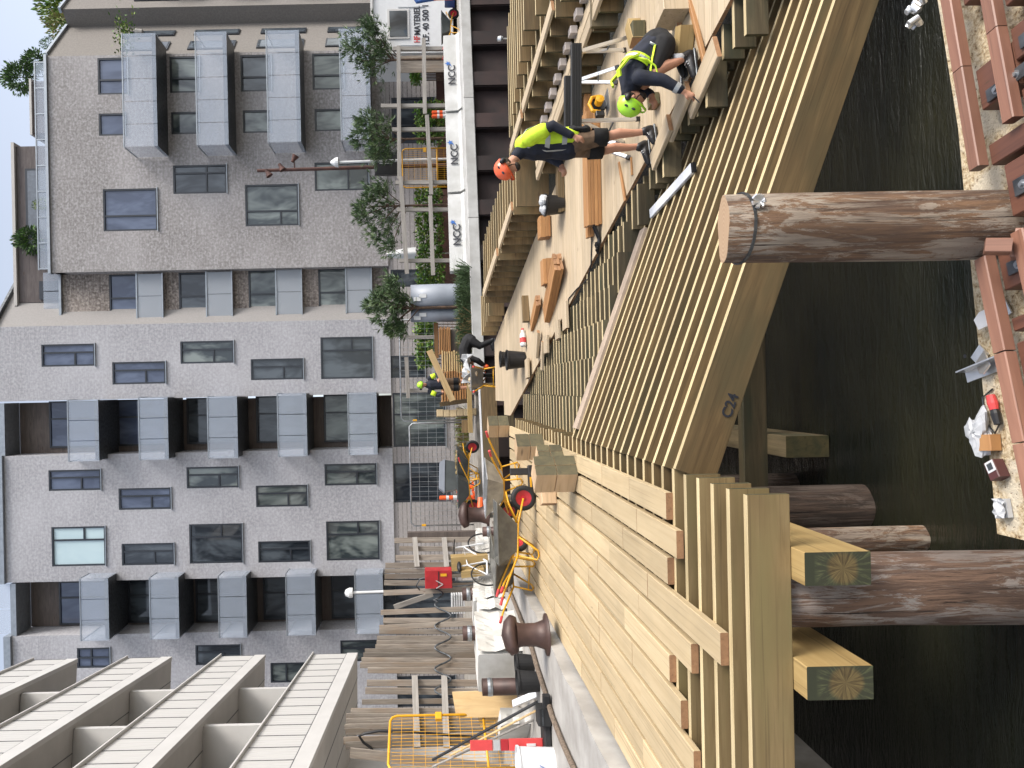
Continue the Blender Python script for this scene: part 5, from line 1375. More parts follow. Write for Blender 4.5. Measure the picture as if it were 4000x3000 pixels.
# concrete barriers with lettering and a star
star = None
def barrier(label, x0, x1, y0, y1, letters=True):
    Yb = qy(A(1790, (y0 + y1) / 2, 23.5).x) + .75
    a, b = A(x1, y1, Yb - .3), A(x1, y0, Yb + .3)
    c = (a + b) / 2; ang = math.atan(QS); L = (b - a).length; h = .62
    t = thing('concrete_barrier', label, 'barrier', (c.x, c.y, GZ), ang, 'white concrete barriers along the quay')
    MB().prism([(-.32, 0), (.32, 0), (.32, .1), (.17, .2), (.13, h), (-.13, h), (-.17, .2), (-.32, .1)], L - .05, Rz(math.pi / 2)).build('body', M['barrier'], t)
    if letters:
        s = textmesh('lettering', 'NCC', .34, M['ink'], .004); s.location = (-.12, -.19, .36); s.rotation_euler = (math.radians(86), 0, 0); s.parent = t
        pts = []
        for i in range(10):
            r = .10 if i % 2 == 0 else .042; an = math.pi / 2 + math.pi * i / 5; pts.append((r * math.cos(an), r * math.sin(an)))
        MB().prism(pts, .006, None, (.34, -.165, .50)).build('star_mark', M['logo_blue'], t)
        MB().prism([(.22, .36), (.36, .42), (.34, .46)], .006, None, (-.02, -.163, .0)).build('star_tail', M['logo_blue'], t)
    return t
barrier('white concrete barrier at the right end of the row before the container', 1740, 1797, 145, 445)
barrier('white concrete barrier in the middle of the row below the yellow gate', 1757, 1812, 447, 760)
barrier('white concrete barrier at the left end of the row near the grey tubes', 1764, 1822, 764, 1065)
# site container with lettering
Yc = 27.0
a = A(1700, 205, Yc); zt_ = A(1455, 100, Yc).z
t = thing('site_container', 'white site container with dark window and black red lettering at the right edge', 'container', (a.x + 3, Yc + 1.2, GZ))
MB().box((a.x + 3, Yc + 1.25, (GZ + .15 + zt_) / 2), (6, 2.5, zt_ - GZ - .15), None, 0, .03).build('shell', M['white'], t, pw=True)
w = A(1556, 95, Yc); o = MB().box((w.x, Yc - .015, w.z), (1.12, .05, .82)).build('window', M['white_panel'], t, pw=True)
MB().box((w.x, Yc - .045, w.z), (.96, .03, .66)).build('pane', M['pane'], o)
MB().box((a.x + 3, Yc - .03, zt_ + .02), (6.04, .1, .09)).box((a.x + 3, Yc - .02, zt_ - .75 + .0), (.01, .01, .01)).build('roof_edge', M['white_panel'], t, pw=True)
for s_, x, ya, yb, sz, m in (('HF', 1630, 141, 166, .38, 'redink'), ('MATERIEL', 1630, 24, 137, .38, 'ink'), ('TLF. 40 500 1', 1664, 18, 177, .38, 'ink')):
    p = A(x, (ya + yb) / 2, Yc - .012); q = textmesh('lettering', s_, sz, M[m], .004); xs_ = [v.co.x for v in q.data.vertices]
    k = (yb - ya) * Yc / F / (max(xs_) - min(xs_))
    q.matrix_basis = Matrix.Translation(p) @ Matrix.Rotation(math.pi / 2, 4, 'X') @ Matrix.Diagonal((k, .85, 1, 1)); setpar(q, t, True)
for y, L in ((178, .9), (28, .9)):
    p = A(1607, y, Yc - .02); MB().box((p.x, p.y, p.z), (.02, .02, 1.0)).build('panel_joint', M['zinc'], t, pw=True)
# blue machine partly in the frame
p = A(1790, -35, 25.2); t = thing('lift_machine', 'blue and orange lifting machine cut off by the right edge before the container', 'machine', (p.x, p.y, GZ))
MB().box((.1, 0, .35), (1.0, .7, .35), ch=.04).build('chassis', M['blue'], t); MB().tube([(-.2, 0, .5), (-.35, 0, 1.5), (.4, 0, 2.0)], .07, 10).build('boom', M['blue'], t)
MB().tube([(-.4, -.2, .1), (-.4, -.2, .9), (.4, -.2, .95)], .03, 8).build('rail', M['orange'], t)
for s in (-.3, .4): MB().lathe([(0, -.08), (.18, -.08), (.2, 0), (.18, .08), (0, .08)], (s, -.36, .2), 18, R=Rx(math.pi / 2)).build('wheel', M['rubber'], t)
# weathered timber frame
fr_i = 0
GP = [M['grey_post'], M['grey_post']]
def post(x0, x1, y, Y, label, w=.13):
    a, b = A(x0, y, Y), A(x1, y, Y); t = board('frame_post', (b.x, Y, GZ), (a.x, Y, a.z), w, w, GP); tag(t, label, 'post', 'weathered timber frame pieces behind the barriers'); return t
for x0, y, lab in ((1535, 192, 'weathered post at the container corner end of the timber frame'), (1488, 415, 'leaning weathered post taller than its neighbours in the timber frame'), (1532, 507, 'weathered post just right of the yellow gate'), (1545, 714, 'weathered post just left of the yellow gate'), (1552, 820, 'weathered post in the middle of the timber frame left half'), (1560, 1019, 'weathered post at the left end of the timber frame')):
    post(x0, 1745, y, 25.6, lab)
def rail(xa, ya, xb, yb, Y, label, w=.14, m=None): tag(board('frame_rail', A(xa, ya, Y), A(xb, yb, Y), .08, w, m or GP), label, 'rail', 'weathered timber frame pieces behind the barriers')
rail(1557, 180, 1560, 700, 25.45, 'long upper rail of the weathered timber frame')
rail(1565, 690, 1590, 1070, 25.4, 'sagging upper rail left of the yellow gate', .15)
rail(1655, 150, 1660, 445, 25.45, 'lower rail of the timber frame near the container')
rail(1668, 450, 1685, 760, 25.45, 'lower rail crossing in front of the yellow gate')
rail(1680, 765, 1692, 1075, 25.4, 'lower rail at the left end of the timber frame')
p = A(1680, 240, 26); tag(board('weathered_sheet', (p.x, 26.2, GZ), (p.x, 26.2, A(1565, 240, 26.2).z), .62, .03, [M['weathered'], M['weathered']], up=V((0, -1, 0))), 'brown weathered panel leaning upright beside the container', 'panel')
for (x, y, w_, lab) in ((1760, 745, .6, 'grey weathered board on edge behind the left barrier'), (1750, 830, .7, 'second grey board on edge behind the left barrier')):
    p = A(x, y, 25.1); tag(board('weathered_board', (p.x - w_, 25.1, GZ + .35), (p.x + w_, 25.1, GZ + .35), .04, .26, GP), lab, 'board')
# yellow mesh gate
def yellow_gate(label, a, b, h, mesh_n, lock=True, mid=None):
    a, b = V(a), V(b); c = (a + b) / 2; d = (b - a); L = d.length; ang = math.atan2(d.y, d.x)
    t = thing('mesh_barrier', label, 'barrier', (c.x, c.y, c.z), ang)
    fr = MB().tube([(-L / 2, 0, 0), (-L / 2, 0, h - .12), (-L / 2 + .04, 0, h - .035), (-L / 2 + .12, 0, h), (L / 2 - .12, 0, h), (L / 2 - .04, 0, h - .035), (L / 2, 0, h - .12), (L / 2, 0, 0)], .024, 8)
    fr.tube([(-L / 2, 0, .1), (L / 2, 0, .1)], .02, 8)
    if mid: fr.tube([(-L / 2, 0, mid), (L / 2, 0, mid)], .022, 8)
    fr.build('frame', M['yellow'], t, smooth=True)
    w = MB(); k = int(L / .07); kk = int(h / .20)
    for i in range(1, k): w.box((-L / 2 + L * i / k, 0, h / 2), (.006, .006, h - .1))
    for i in range(1, kk): w.box((0, 0, h * i / kk), (L - .03, .006, .006))
    w.build('wire_mesh', M['yellow'], t)
    if lock: MB().box((L / 2 - .06, -.03, h * .62), (.16, .06, .12), ch=.01).build('lock_plate', M['yellow'], t)
    return t
a, b = A(1760, 730, 25.9), A(1760, 578, 25.9); yellow_gate('yellow mesh gate behind the timber frame beside the rusty lamp mast', (a.x, 25.9, GZ), (b.x, 25.9, GZ), A(1572, 650, 25.9).z - GZ, 12, True, .9)
# rusty lamp mast with spotlights and the two white lamps
p = A(1760, 645, 27.5); zt_ = A(1005, 651, 27.5).z
t = thing('lamp_mast', 'rusty brown light mast carrying three angled spotlights in front of the brick tower', 'lamp mast', (p.x, p.y, GZ))
MB().tube([(0, 0, 0), (-.02, 0, (zt_ - GZ) * .5), (-.06, 0, zt_ - GZ)], [.085, .075, .06], 12).build('mast', M['rust'], t)
for x, y, s, el in ((1048, 678, -1, -.7), (1100, 655, -1, -.9), (1150, 620, 1, -.5)):
    q = A(x, y, 27.45); dz = q.z - GZ; o = MB().tube([(-.06, 0, dz), (q.x - p.x, -.06, dz + .02)], .025, 6).build('bracket', M['rust'], t)
    MB().lathe([(0, -.16), (.06, -.16), (.075, -.05), (.14, .12), (.13, .12), (.0, .0)], (q.x - p.x, -.08, dz), 14, R=Ry(s * 2.1)).build('spotlight', M['rust'], t)
p = A(1760, 620, 27.0)
t = thing('street_lamp', 'white bollard lamp with pointed cap right in front of the rusty light mast', 'lamp', (p.x, 27.0, GZ))
zz = A(1322, 636, 27.0).z - GZ
MB().tube([(0, 0, 0), (-.05, 0, zz)], .05, 10).build('pole', M['white'], t); MB().lathe([(.0, .32), (.06, .28), (.17, .12), (.19, .0), (.0, -.02)], (-.05, 0, zz), 16).build('lamp_head', M['white'], t)
p = A(1740, 2300, 22.5); t = thing('street_lamp', 'white lamp with rounded cap rising above the weathered boards at the left', 'lamp', (p.x, p.y, GZ)); zz = A(1378, 2315, 22.5).z - GZ
MB().tube([(0, 0, 0), (-.06, 0, zz)], .042, 10).build('pole', M['white'], t); MB().lathe([(.0, .26), (.10, .22), (.16, .1), (.15, .0), (.0, -.02)], (-.06, 0, zz), 16).build('lamp_head', M['white'], t)
p = A(1510, 650, 27.6); t = thing('dark_box', 'square black cabinet fixed on the rusty mast above the yellow gate', 'cabinet', (p.x, p.y - .25, p.z - .45)); MB().box((0, 0, .45), (.85, .2, .9), ch=.02).build('cabinet', M['black'], t); MB().box((0, -.11, .45), (.03, .02, .5)).build('handle', M['alu'], t)
# hedges
def hedge(label, x0, x1, y0, y1, Y, n=900, m=None, dpt=.5):
    a, b = A(x1, y1, Y), A(x0, y0, Y); t = thing('hedge', label, 'hedge', ((a.x + b.x) / 2, Y, GZ), 0, 'clipped hedge sections before the brick block')
    W, H = b.x - a.x, b.z - GZ; z0 = max(0, a.z - GZ)
    mb = MB()
    for i in range(n * 2):
        p = V((random.uniform(-W / 2, W / 2), random.uniform(-dpt / 2, dpt / 2), random.uniform(z0, H) + random.gauss(0, .04))); mb.leaf(p, (random.gauss(0, 1), random.gauss(-.5, 1), random.gauss(.3, .7)), .15, .08, random.choice((0, 0, 1)))
    mb.build('foliage', m or [M['hedge'], M['bush']], t)
    st_ = MB()
    for i in range(7): st_.tube([(-W / 2 + W * (i + .5) / 7, 0, 0), (-W / 2 + W * (i + .5) / 7 + .05, .05, H * .8)], .02, 5)
    st_.build('stem', M['bark'], t)
hedge('long clipped green hedge behind the timber frame left of the yellow gate', 1625, 1735, 740, 1125, 27.6, 1500)
hedge('clipped green hedge right of the yellow gate behind the orange tubes', 1625, 1735, 400, 560, 27.6, 700)
hedge('clipped green hedge between the grey tubes and the plank carrier', 1625, 1705, 1255, 1330, 26.4, 500)
hedge('green shrub hedge nearest the plank carrier with a ragged end', 1630, 1705, 1335, 1430, 26.2, 500)
hedge('small green bush beside the brown panel near the container', 1612, 1640, 280, 320, 27.8, 160)
# garden fence lines behind
tag(MB().box((A(1740, 300, 28.6).x, 28.6, GZ + .4), (9, .06, .8)).build('low_wall', M['rust']), 'low dark brown wall behind the hedges at the right', 'wall')
tag(MB().box((A(1740, 900, 28.6).x, 28.6, GZ + .42), (5.6, .06, .85)).build('low_wall', M['rust']), 'low dark brown wall behind the long hedge', 'wall')
# pines
def pine(label, base, H, blobs, Y, n, lean=0):
    p = V(base); t = thing('pine_tree', label, 'tree', (p.x, p.y, GZ), 0, 'young pine trees behind the barriers')
    tr_ = MB().tube([(0, 0, 0), (lean * .4, 0, H * .45), (lean, 0, H * .9)], [.06, .045, .02], 8); 
    cr = MB()
    for (bx, bz, r) in blobs:
        q = V((bx, random.uniform(-.2, .2), bz)); s = V((lean * bz / H, 0, max(.4, bz * .75))); tr_.tube([s, s.lerp(q, .6) + V((0, 0, .05)), q], [.025, .015, .008], 5)
        for i in range(n):
            c = q + V((random.gauss(0, r * .5), random.gauss(0, r * .45), random.gauss(0, r * .42))); d = (c - q).normalized() * .6 + V((random.gauss(0, .4), random.gauss(0, .4), .75)); k = random.choice((0, 0, 1))
            for j in range(9): cr.leaf(c, d + V((random.gauss(0, .45), random.gauss(0, .45), random.gauss(0, .35))), random.uniform(.14, .28), .026, k)
    tr_.build('trunk', M['bark'], t); cr.build('crown', [M['needle1'], M['needle2']], t)
    return t
def pine_px(label, Y, ytr, pts, n=48, lean=0):
    b = A(1760, ytr, Y); B = []
    for x, y, r in pts: q = A(x, y, Y); B.append((q.x - b.x, q.z - GZ, r * Y / F))
    pine(label, (b.x, Y, GZ), max(z for _, z, _ in B), B, Y, n, lean)
pine_px('pine with spreading crown in front of the white container', 26.2, 230, [(1370, 190, 40), (1400, 170, 45), (1440, 110, 40), (1420, 220, 50), (1460, 180, 55), (1490, 140, 45), (1450, 270, 50), (1480, 240, 50), (1500, 190, 40), (1455, 90, 28)])
pine_px('pine between the container pine and the rusty light mast', 26.0, 540, [(1400, 545, 28), (1410, 480, 30), (1440, 470, 40), (1450, 520, 50), (1470, 570, 50), (1500, 480, 45), (1500, 540, 50), (1460, 610, 35), (1520, 590, 35)])
pine_px('bushy pine left of the rusty light mast', 26.4, 800, [(1410, 815, 30), (1420, 850, 35), (1440, 775, 40), (1460, 740, 40), (1480, 830, 55), (1470, 900, 50), (1510, 780, 50), (1520, 860, 50), (1500, 940, 45), (1530, 970, 40), (1500, 730, 35)])
pine_px('pine standing before the grey tree guard tubes at the quay edge', 22.6, 1200, [(1445, 1190, 22), (1480, 1170, 30), (1490, 1230, 35), (1520, 1130, 40), (1525, 1180, 45), (1540, 1100, 28), (1560, 1210, 45), (1560, 1150, 40), (1545, 1260, 30), (1575, 1290, 22), (1580, 1180, 35), (1530, 1290, 16)], 44)
# grasses at the quay edge
def grass(label, x, y, Y, W, H, n, mats, cat='grass clump', nm='grass_clump'):
    p = A(x, y, Y); t = thing(nm, label, cat, (p.x, p.y, GZ)); mb = MB()
    for i in range(n):
        b = V((random.uniform(-W / 2, W / 2), random.uniform(-.25, .25), 0)); d = V((random.gauss(0, .5), random.gauss(-.1, .4), 1)).normalized(); L = H * random.uniform(.5, 1.1)
        m = b + d * L * .6; e = m + (d + V((d.x * 1.2, d.y * 1.2, -.75))) * L * .5; s = V((.014, 0, 0)); k = random.choice((0, 0, 1))
        mb.face([b - s, b + s, m + s * .8, m - s * .8], k); mb.face([m - s * .8, m + s * .8, e], k)
    mb.build('blades', mats, t); return t
grass('long drooping green grass at the foot of the grey tree guards', 1830, 1200, 22.2, 2.4, .85, 900, [M['grass'], M['needle1']])
grass('green grass beside the stacked brown boards on the quay', 1835, 1320, 22.0, 1.4, .8, 500, [M['grass'], M['drygrass']])
grass('wild green plants behind the middle concrete barrier', 1745, 480, 25.3, 2.6, .75, 600, [M['grass'], M['needle2']])
grass('wild green plants behind the yellow gate and barrier', 1745, 680, 25.2, 1.6, .6, 400, [M['grass'], M['needle2']])
grass('straw coloured dry grass row beyond the steel mesh fence', 1760, 1790, 25.5, 3.4, .75, 900, [M['drygrass'], M['bush']])
# grey tree guards
for y, w_, lab in ((1160, .82, 'pale grey plastic sheet tube right of the quay pine trunk'), (1230, .42, 'narrow grey plastic sheet tube left of the quay pine trunk')):
    p = A(1760, y, 22.9); z1 = A(1605, y, 22.9).z - GZ
    t = thing('tree_guard', lab, 'tree guard', (p.x, p.y, GZ), 0, 'grey plastic tree guards on the quay')
    MB().lathe([(w_ / 2, 0), (w_ / 2 * 1.04, z1 * .5), (w_ / 2, z1), (w_ / 2 * .97, z1), (w_ / 2 * .97, .05)], (0, 0, 0), 18).build('sheet', M['grey_plastic'], t, smooth=True)
    lb = MB()
    for k in range(2): lb.box((-.1 + .1 * k, -w_ / 2 - .01, z1 - .2 - .18 * k), (.12, .01, .22))
    lb.build('paper_label', M['white'], t)
# stacks of brown decking on the quay behind the plank carrier
def qstack(label, y0, y1, x0, x1, Y, n, mats):
    a, b = A(x1, y1, Y), A(x0, y0, Y); t = thing('timber_stack', label, 'timber stack', ((a.x + b.x) / 2, Y, GZ), 0, 'stacks of boards on the quay')
    z0, z1 = max(GZ, a.z), b.z; h = (z1 - z0) / n
    for i in range(n):
        MB().box((random.uniform(-.03, .03), 0, z0 - GZ + h * (i + .5)), (b.x - a.x, .8, h * .62), None, 0, .004, 1).build('board', mats, t)
    MB().box((0, .05, (z1 - GZ) / 2), (b.x - a.x - .15, .6, z1 - GZ - .02)).build('spacer', M['dark_clad'], t)
HB = [M['larch'], M['cream_end']]
qstack('tall stack of reddish brown slats right of the plank carrier', 1283, 1385, 1712, 1760, 22.8, 7, HB)
qstack('pale orange slat stack directly behind the plank carrier', 1375, 1455, 1722, 1815, 22.7, 10, [M['ply'], M['cream_end']])
qstack('low stack of brown slats left of the plank carrier', 1455, 1572, 1720, 1830, 22.6, 11, HB)
p = A(1735, 1260, 24); tag(board('brown_beam', A(1703, 1262, 23.4), A(1706, 1400, 23.4), .2, .13, HB), 'brown beam lying on top of the slat stack beside the hedge', 'beam')
# pale block stack, posts and mesh fence in the middle
p = A(1850, 1612, 21.6); t = thing('timber_stack', 'column of six stacked pale timber ends beside the steel mesh fence', 'timber stack', (p.x, p.y, GZ), .1, 'stacks of boards on the quay')
zc = A(1705, 1605, 21.6).z - GZ
for i in range(6): MB().box((random.uniform(-.02, .02), 0, zc / 6 * (i + .5)), (.2, .5, zc / 6 - .012), None, 0, .006).build('timber', M['cream_left'], t)
tag(board('leaning_timber', A(1718, 1580, 21.5), A(1828, 1565, 21.5), .12, .13, [M['treated'], TE]), 'greenish timber standing upright on the quay beside the pale timber column', 'timber')
tag(board('quay_timber', A(1815, 1690, 21.2), A(1815, 1640, 21.2), .2, .17, [M['treated'], TE]), 'short greenish timber lying on the quay under the mesh fence', 'timber')
tag(board('quay_timber', A(1838, 1690, 21.0), A(1832, 1500, 21.0), .2, .13, [M['yellow_beam'], TE]), 'yellowish timber lying along the quay under the plank carrier', 'timber')
def meshfence(label, pa, pb, h):
    pa, pb = V(pa), V(pb); c = (pa + pb) / 2; d = pb - pa; L = d.length; t = thing('mesh_fence', label, 'fence', (c.x, c.y, GZ), math.atan2(d.y, d.x), 'steel mesh site fence panels')
    MB().tube([(-L / 2, 0, 0), (-L / 2, 0, h - .1), (-L / 2 + .1, 0, h), (L / 2 - .1, 0, h), (L / 2, 0, h - .1), (L / 2, 0, 0)], .026, 8).build('frame', M['steel'], t, smooth=True)
    w = MB(); k = int(L / .16); kk = int(h / .28)
    for i in range(1, k): w.box((-L / 2 + L * i / k, 0, h / 2), (.009, .009, h - .05))
    for i in range(1, kk): w.box((0, 0, h * i / kk), (L, .010, .010))
    w.build('wire_mesh', M['steel'], t); MB().box((-L / 2 + .02, -.03, h * .8), (.06, .06, .14)).build('clamp', M['yellow'], t)
Yf = 23.6
meshfence('steel mesh fence panel with yellow clamp beside the pale timber column', (A(1800, 2050, Yf).x, Yf, 0), (A(1800, 1650, Yf).x, Yf, 0), A(1602, 1800, Yf).z - GZ)
Yf2 = 25.0
meshfence('steel mesh fence panel behind the plank carrier', (A(1800, 1640, Yf2).x, Yf2, 0), (A(1800, 1245, Yf2).x, Yf2, 0), A(1565, 1500, Yf2).z - GZ)
rail(1587, 1395, 1595, 1555, 24.7, 'grey rail above the plank carrier behind the mesh fence', .13)
post(1580, 1745, 1525, 24.9, 'grey post behind the head of the plank carrier')
post(1575, 1690, 1318, 25.2, 'grey post standing in the hedge right of the plank carrier')
# grey bin, orange bollards
p = A(1835, 1860, 22.0)
t = thing('wheeled_bin', 'dark grey tipped tub with pale lining beyond the quay beam', 'tub', (p.x, p.y, GZ), .2)
MB().prism([(-.35, .35), (.35, .25), (.48, .95), (-.48, 1.0)], .7).build('tub', tray_d, t); MB().prism([(-.5, 1.0), (.5, .96), (.42, 1.12), (-.36, 1.16)], .74).build('lining', M['grey_plastic'], t)
for s in (-.2, .2): MB().tube([(s, -.3, .32), (s - .15, -.35, 0)], .02, 6).build('leg', M['steel_dark'], t)
for x, y, Y, lab in ((1718, 1945, 23.0, 'orange tube bollard with white bands nearest the mesh fence end'), (1722, 1905, 23.4, 'shorter orange tube bollard behind the grey tub'), (1688, 455, 26.4, 'orange tube bollard right of the hedge at the yellow gate'), (1688, 440, 26.6, 'second orange tube bollard right of the hedge at the yellow gate')):
    p = A(x, y, Y); t = thing('safety_bollard', lab, 'bollard', (p.x, p.y, GZ), 0, 'orange tube bollards on the site'); h = p.z - GZ
    MB().lathe([(.2, 0), (.2, .05), (.07, .06), (.07, h), (.0, h + .02)], (0, 0, 0), 14, mis=None).build('tube', M['orange'], t, smooth=False)
    MB().lathe([(.073, h * .5), (.073, h * .62)], (0, 0, 0), 14).build('band', M['white'], t); MB().lathe([(.073, h * .74), (.073, h * .82)], (0, 0, 0), 14).build('band', M['white'], t)
p = A(1860, 1985, 19.0); t = thing('orange_roll', 'orange rolled sheet lying behind the dull grey wheelbarrow', 'roll', (p.x, p.y, GZ), .4); MB().tube([(-.25, 0, .1), (.0, .02, .12), (.28, 0, .1)], [.08, .1, .08], 10).build('roll', M['orange'], t)
# mooring bollards
def mooring(label, p, s, rz=0):
    t = thing('mooring_bollard', label, 'bollard', (p.x, p.y, GZ), rz, 'brown mooring bollards on the old quay', s)
    m = MB().lathe([(.34, 0), (.34, .03), (.24, .05), (.19, .2), (.185, .42), (.21, .52)], (0, 0, 0), 22); m.build('stem', M['pipe_brown'], t, smooth=True)
    c = MB().tube([(-.30, 0, .56), (-.2, 0, .60), (0, 0, .62), (.2, 0, .60), (.30, 0, .56)], [.07, .12, .15, .12, .07], 14, 0, 1.3, V((0, 0, 1))); c.build('head', M['pipe_brown'], t, smooth=True); return t
mooring('large brown mooring bollard on the old concrete quay beside the black tubs', gz(2138, 2478), .80, .55)
mooring('smaller brown mooring bollard behind the dull grey wheelbarrow', gz(1908, 2010), 1.0, .3)
# brown steel tubes with collars
for i, (x, y, h, lab) in enumerate(((1965, 2075, .42, 'short brown steel tube near the mesh fence end'), (1965, 2318, .85, 'brown steel tube post with strap below the rounded white lamp'), (2010, 2470, .95, 'brown steel tube post with strap right behind the large bollard'), (2068, 2680, .75, 'thick brown steel tube with strap standing by the front black tub'))):
    p = gz(x, y); t = thing('steel_tube', lab, 'tube post', (p.x, p.y, GZ), 0, 'brown steel tube posts along the old quay')
    r = .13 if i else .1; MB().lathe([(r, 0), (r, h), (r * .85, h), (r * .85, .0)], (0, 0, 0), 18).build('tube', M['pipe_brown'], t, smooth=True)
    MB().lathe([(r + .006, h - .16), (r + .012, h - .12), (r + .006, h - .08)], (0, 0, 0), 18).build('strap', M['steel'], t)
# white foam blocks
def foamrow(label, ya, xa, yb, xb, n, w=.75, h=.5):
    pa, pb = gz(xa, ya), gz(xb, yb); d = (pb - pa); L = d.length / n
    for i in range(n):
        c = pa.lerp(pb, (i + .5) / n) + V((0, .35, 0)); t = thing('foam_block', label, 'foam block', (c.x, c.y, GZ), math.atan2(d.y, d.x) + random.uniform(-.03, .03), 'white foam blocks along the old quay')
        mb = MB(); nx, nz = 7, 5
        hh = h * random.uniform(.92, 1.06)
        pts = {}
        for ix in range(nx + 1):
            for iz in range(nz + 1): pts[ix, iz] = len(mb.v); mb.v.append(V((-L / 2 + .01 + (L - .02) * ix / nx, -w / 2 + random.uniform(-.02, .02) + .02 * math.sin(iz * 2.4), hh * iz / nz)))
        for ix in range(nx):
            for iz in range(nz): mb.f.append((pts[ix, iz], pts[ix + 1, iz], pts[ix + 1, iz + 1], pts[ix, iz + 1])); mb.m.append(0)
        mb.box((0, .05, hh / 2), (L - .03, w - .05, hh - .004), ch=.02); mb.build('block', M['foam'], t)
foamrow('white crumbled foam block below the boards between two brown steel tubes', 2455, 1988, 2330, 1965, 3, .7, .62)
foamrow('white foam block behind the large mooring bollard and black tubs', 2650, 2052, 2482, 2015, 2, .8, .78)
foamrow('white foam block near the bicycle behind the wheelbarrows', 2290, 1960, 2110, 1935, 2, .6, .45)
foamrow('small white foam block behind the yellow barrier', 2900, 2080, 2830, 2072, 1, .7, .5)
# palisade of weathered boards
t = thing('board_palisade', 'row of tall weathered grey boards standing upright along the old quay', 'fence', (-6, 18, GZ))
pal = [(2108, 1540), (2140, 1560), (2176, 1545), (2205, 1505), (2226, 1503), (2248, 1502), (2272, 1500), (2312, 1498), (2388, 1487), (2420, 1497), (2447, 1482), (2462, 1481), (2490, 1473), (2505, 1471), (2524, 1466), (2540, 1425), (2556, 1419), (2574, 1412), (2592, 1406), (2612, 1436), (2662, 1433), (2692, 1427), (2736, 1414), (2770, 1370), (2790, 1352), (2812, 1352), (2832, 1346), (2850, 1350), (2885, 1342), (2905, 1350)]
def palY(y): return 20.4 - (y - 2060) / 940 * 5.6
for y, xt in pal:
    Y = palY(y) + random.uniform(-.04, .04); p = A(1700, y, Y); z1 = A(xt, y, Y).z
    board('upright_board', (p.x + random.uniform(-.09, .09), Y, GZ + .2), (p.x, Y, z1), random.uniform(.11, .155), .05, [M['weathered'], M['grey_post']], t, up=V((.2, -1, 0)), ch=.006)
for xq in (1620, 1735):
    for (ya, yb) in ((2100, 2215), (2640, 2920)): board('tie_board', A(xq, ya, palY(ya) - .12), A(xq + 10, yb, palY(yb) - .12), .05, .14, GP, t)
tag(board('leaning_board', A(1368, 2940, 14.6), A(2020, 3010, 14.4), .20, .045, [M['weathered'], M['grey_post']], up=V((.1, -1, 0))), 'weathered board leaning in front of the yellow mesh barrier at the left edge', 'board')
tag(board('leaning_board', A(1540, 2372, 19.2), A(1690, 2320, 19.2), .05, .14, GP), 'short diagonal brace board in the gap under the rounded white lamp', 'board')
# hose along the palisade
pts = []
for i in range(60):
    y = 2300 + i * 7.3; pts.append(A(1700 + 32 * math.sin(i * .55) + (30 if i > 6 else 0), y, palY(y) - .14))
tag(MB().tube(pts, .022, 6).build('hose', M['steel_dark'], smooth=True, loc=pts[0]), 'grey hose winding along the weathered boards', 'hose')
pts = [A(x, y, 15.2) for x, y in ((1860, 2880), (1600, 2858), (1480, 2855), (1425, 2865), (1403, 2875), (1420, 2900), (1448, 2920), (1460, 2938))]
tag(MB().tube(pts, .03, 8).build('hose', M['black'], smooth=True, loc=pts[0]), 'thick black hose looping over the boards behind the yellow mesh barrier', 'hose')
pts = [A(x, y, 18.6) for x, y in ((1640, 2305), (1625, 2290), (1640, 2262), (1665, 2255), (1700, 2290), (1760, 2292), (1830, 2286), (1868, 2275), (1880, 2262), (1865, 2252), (1830, 2250))]
tag(MB().tube(pts, .018, 6).build('hose', M['steel_dark'], smooth=True, loc=pts[0]), 'grey hose looped below the red steel box', 'hose')
# red steel box on a post
p = A(1765, 2255, 18.7); z0, z1 = A(1765, 2255, 18.7).z, A(1660, 2255, 18.7).z
t = thing('red_box', 'red steel power box with white bracket mark fixed before the boards', 'power box', (p.x, p.y, z0))
W = 68 * 18.7 / F; MB().box((0, 0, (z1 - z0) / 2), (W, .4, z1 - z0), ch=.012).build('cabinet', M['red'], t)
MB().box((-.0, -.21, (z1 - z0) / 2), (W - .02, .012, .02)).build('door_gap', M['black'], t)
ck = MB().bar((-.12, -.212, .24), (-.02, -.212, .42), .02, .02, up=V((0, -1, 0))).bar((-.22, -.212, .42), (-.12, -.212, .24), .02, .02, up=V((0, -1, 0))); ck.build('bracket_mark', M['alu'], t)
MB().box((.12, -.213, .22), (.07, .006, .16)).build('warning_label', M['yellow'], t)
for s in (-.12, .12): MB().tube([(s, 0, 0), (s, 0, GZ - z0)], .03, 8).build('leg', M['steel_dark'], t)
# big square timbers standing behind the wheelbarrow
for (x0, x1, ya, yb, Y, lab) in ((1762, 1905, 2172, 2225, 15.5, 'large yellow square timber standing behind the bicycle saddle'), (1800, 1890, 2225, 2252, 15.2, 'greenish timber leaning against the large yellow timber')):
    a, b = A(x0, (ya + yb) / 2, Y), A(x1, (ya + yb) / 2 - 10, Y); tag(board('square_timber', b, a, (yb - ya) * Y / F, .3, [M['yellow_beam'], TE], up=V((0, -1, 0))), lab, 'timber')
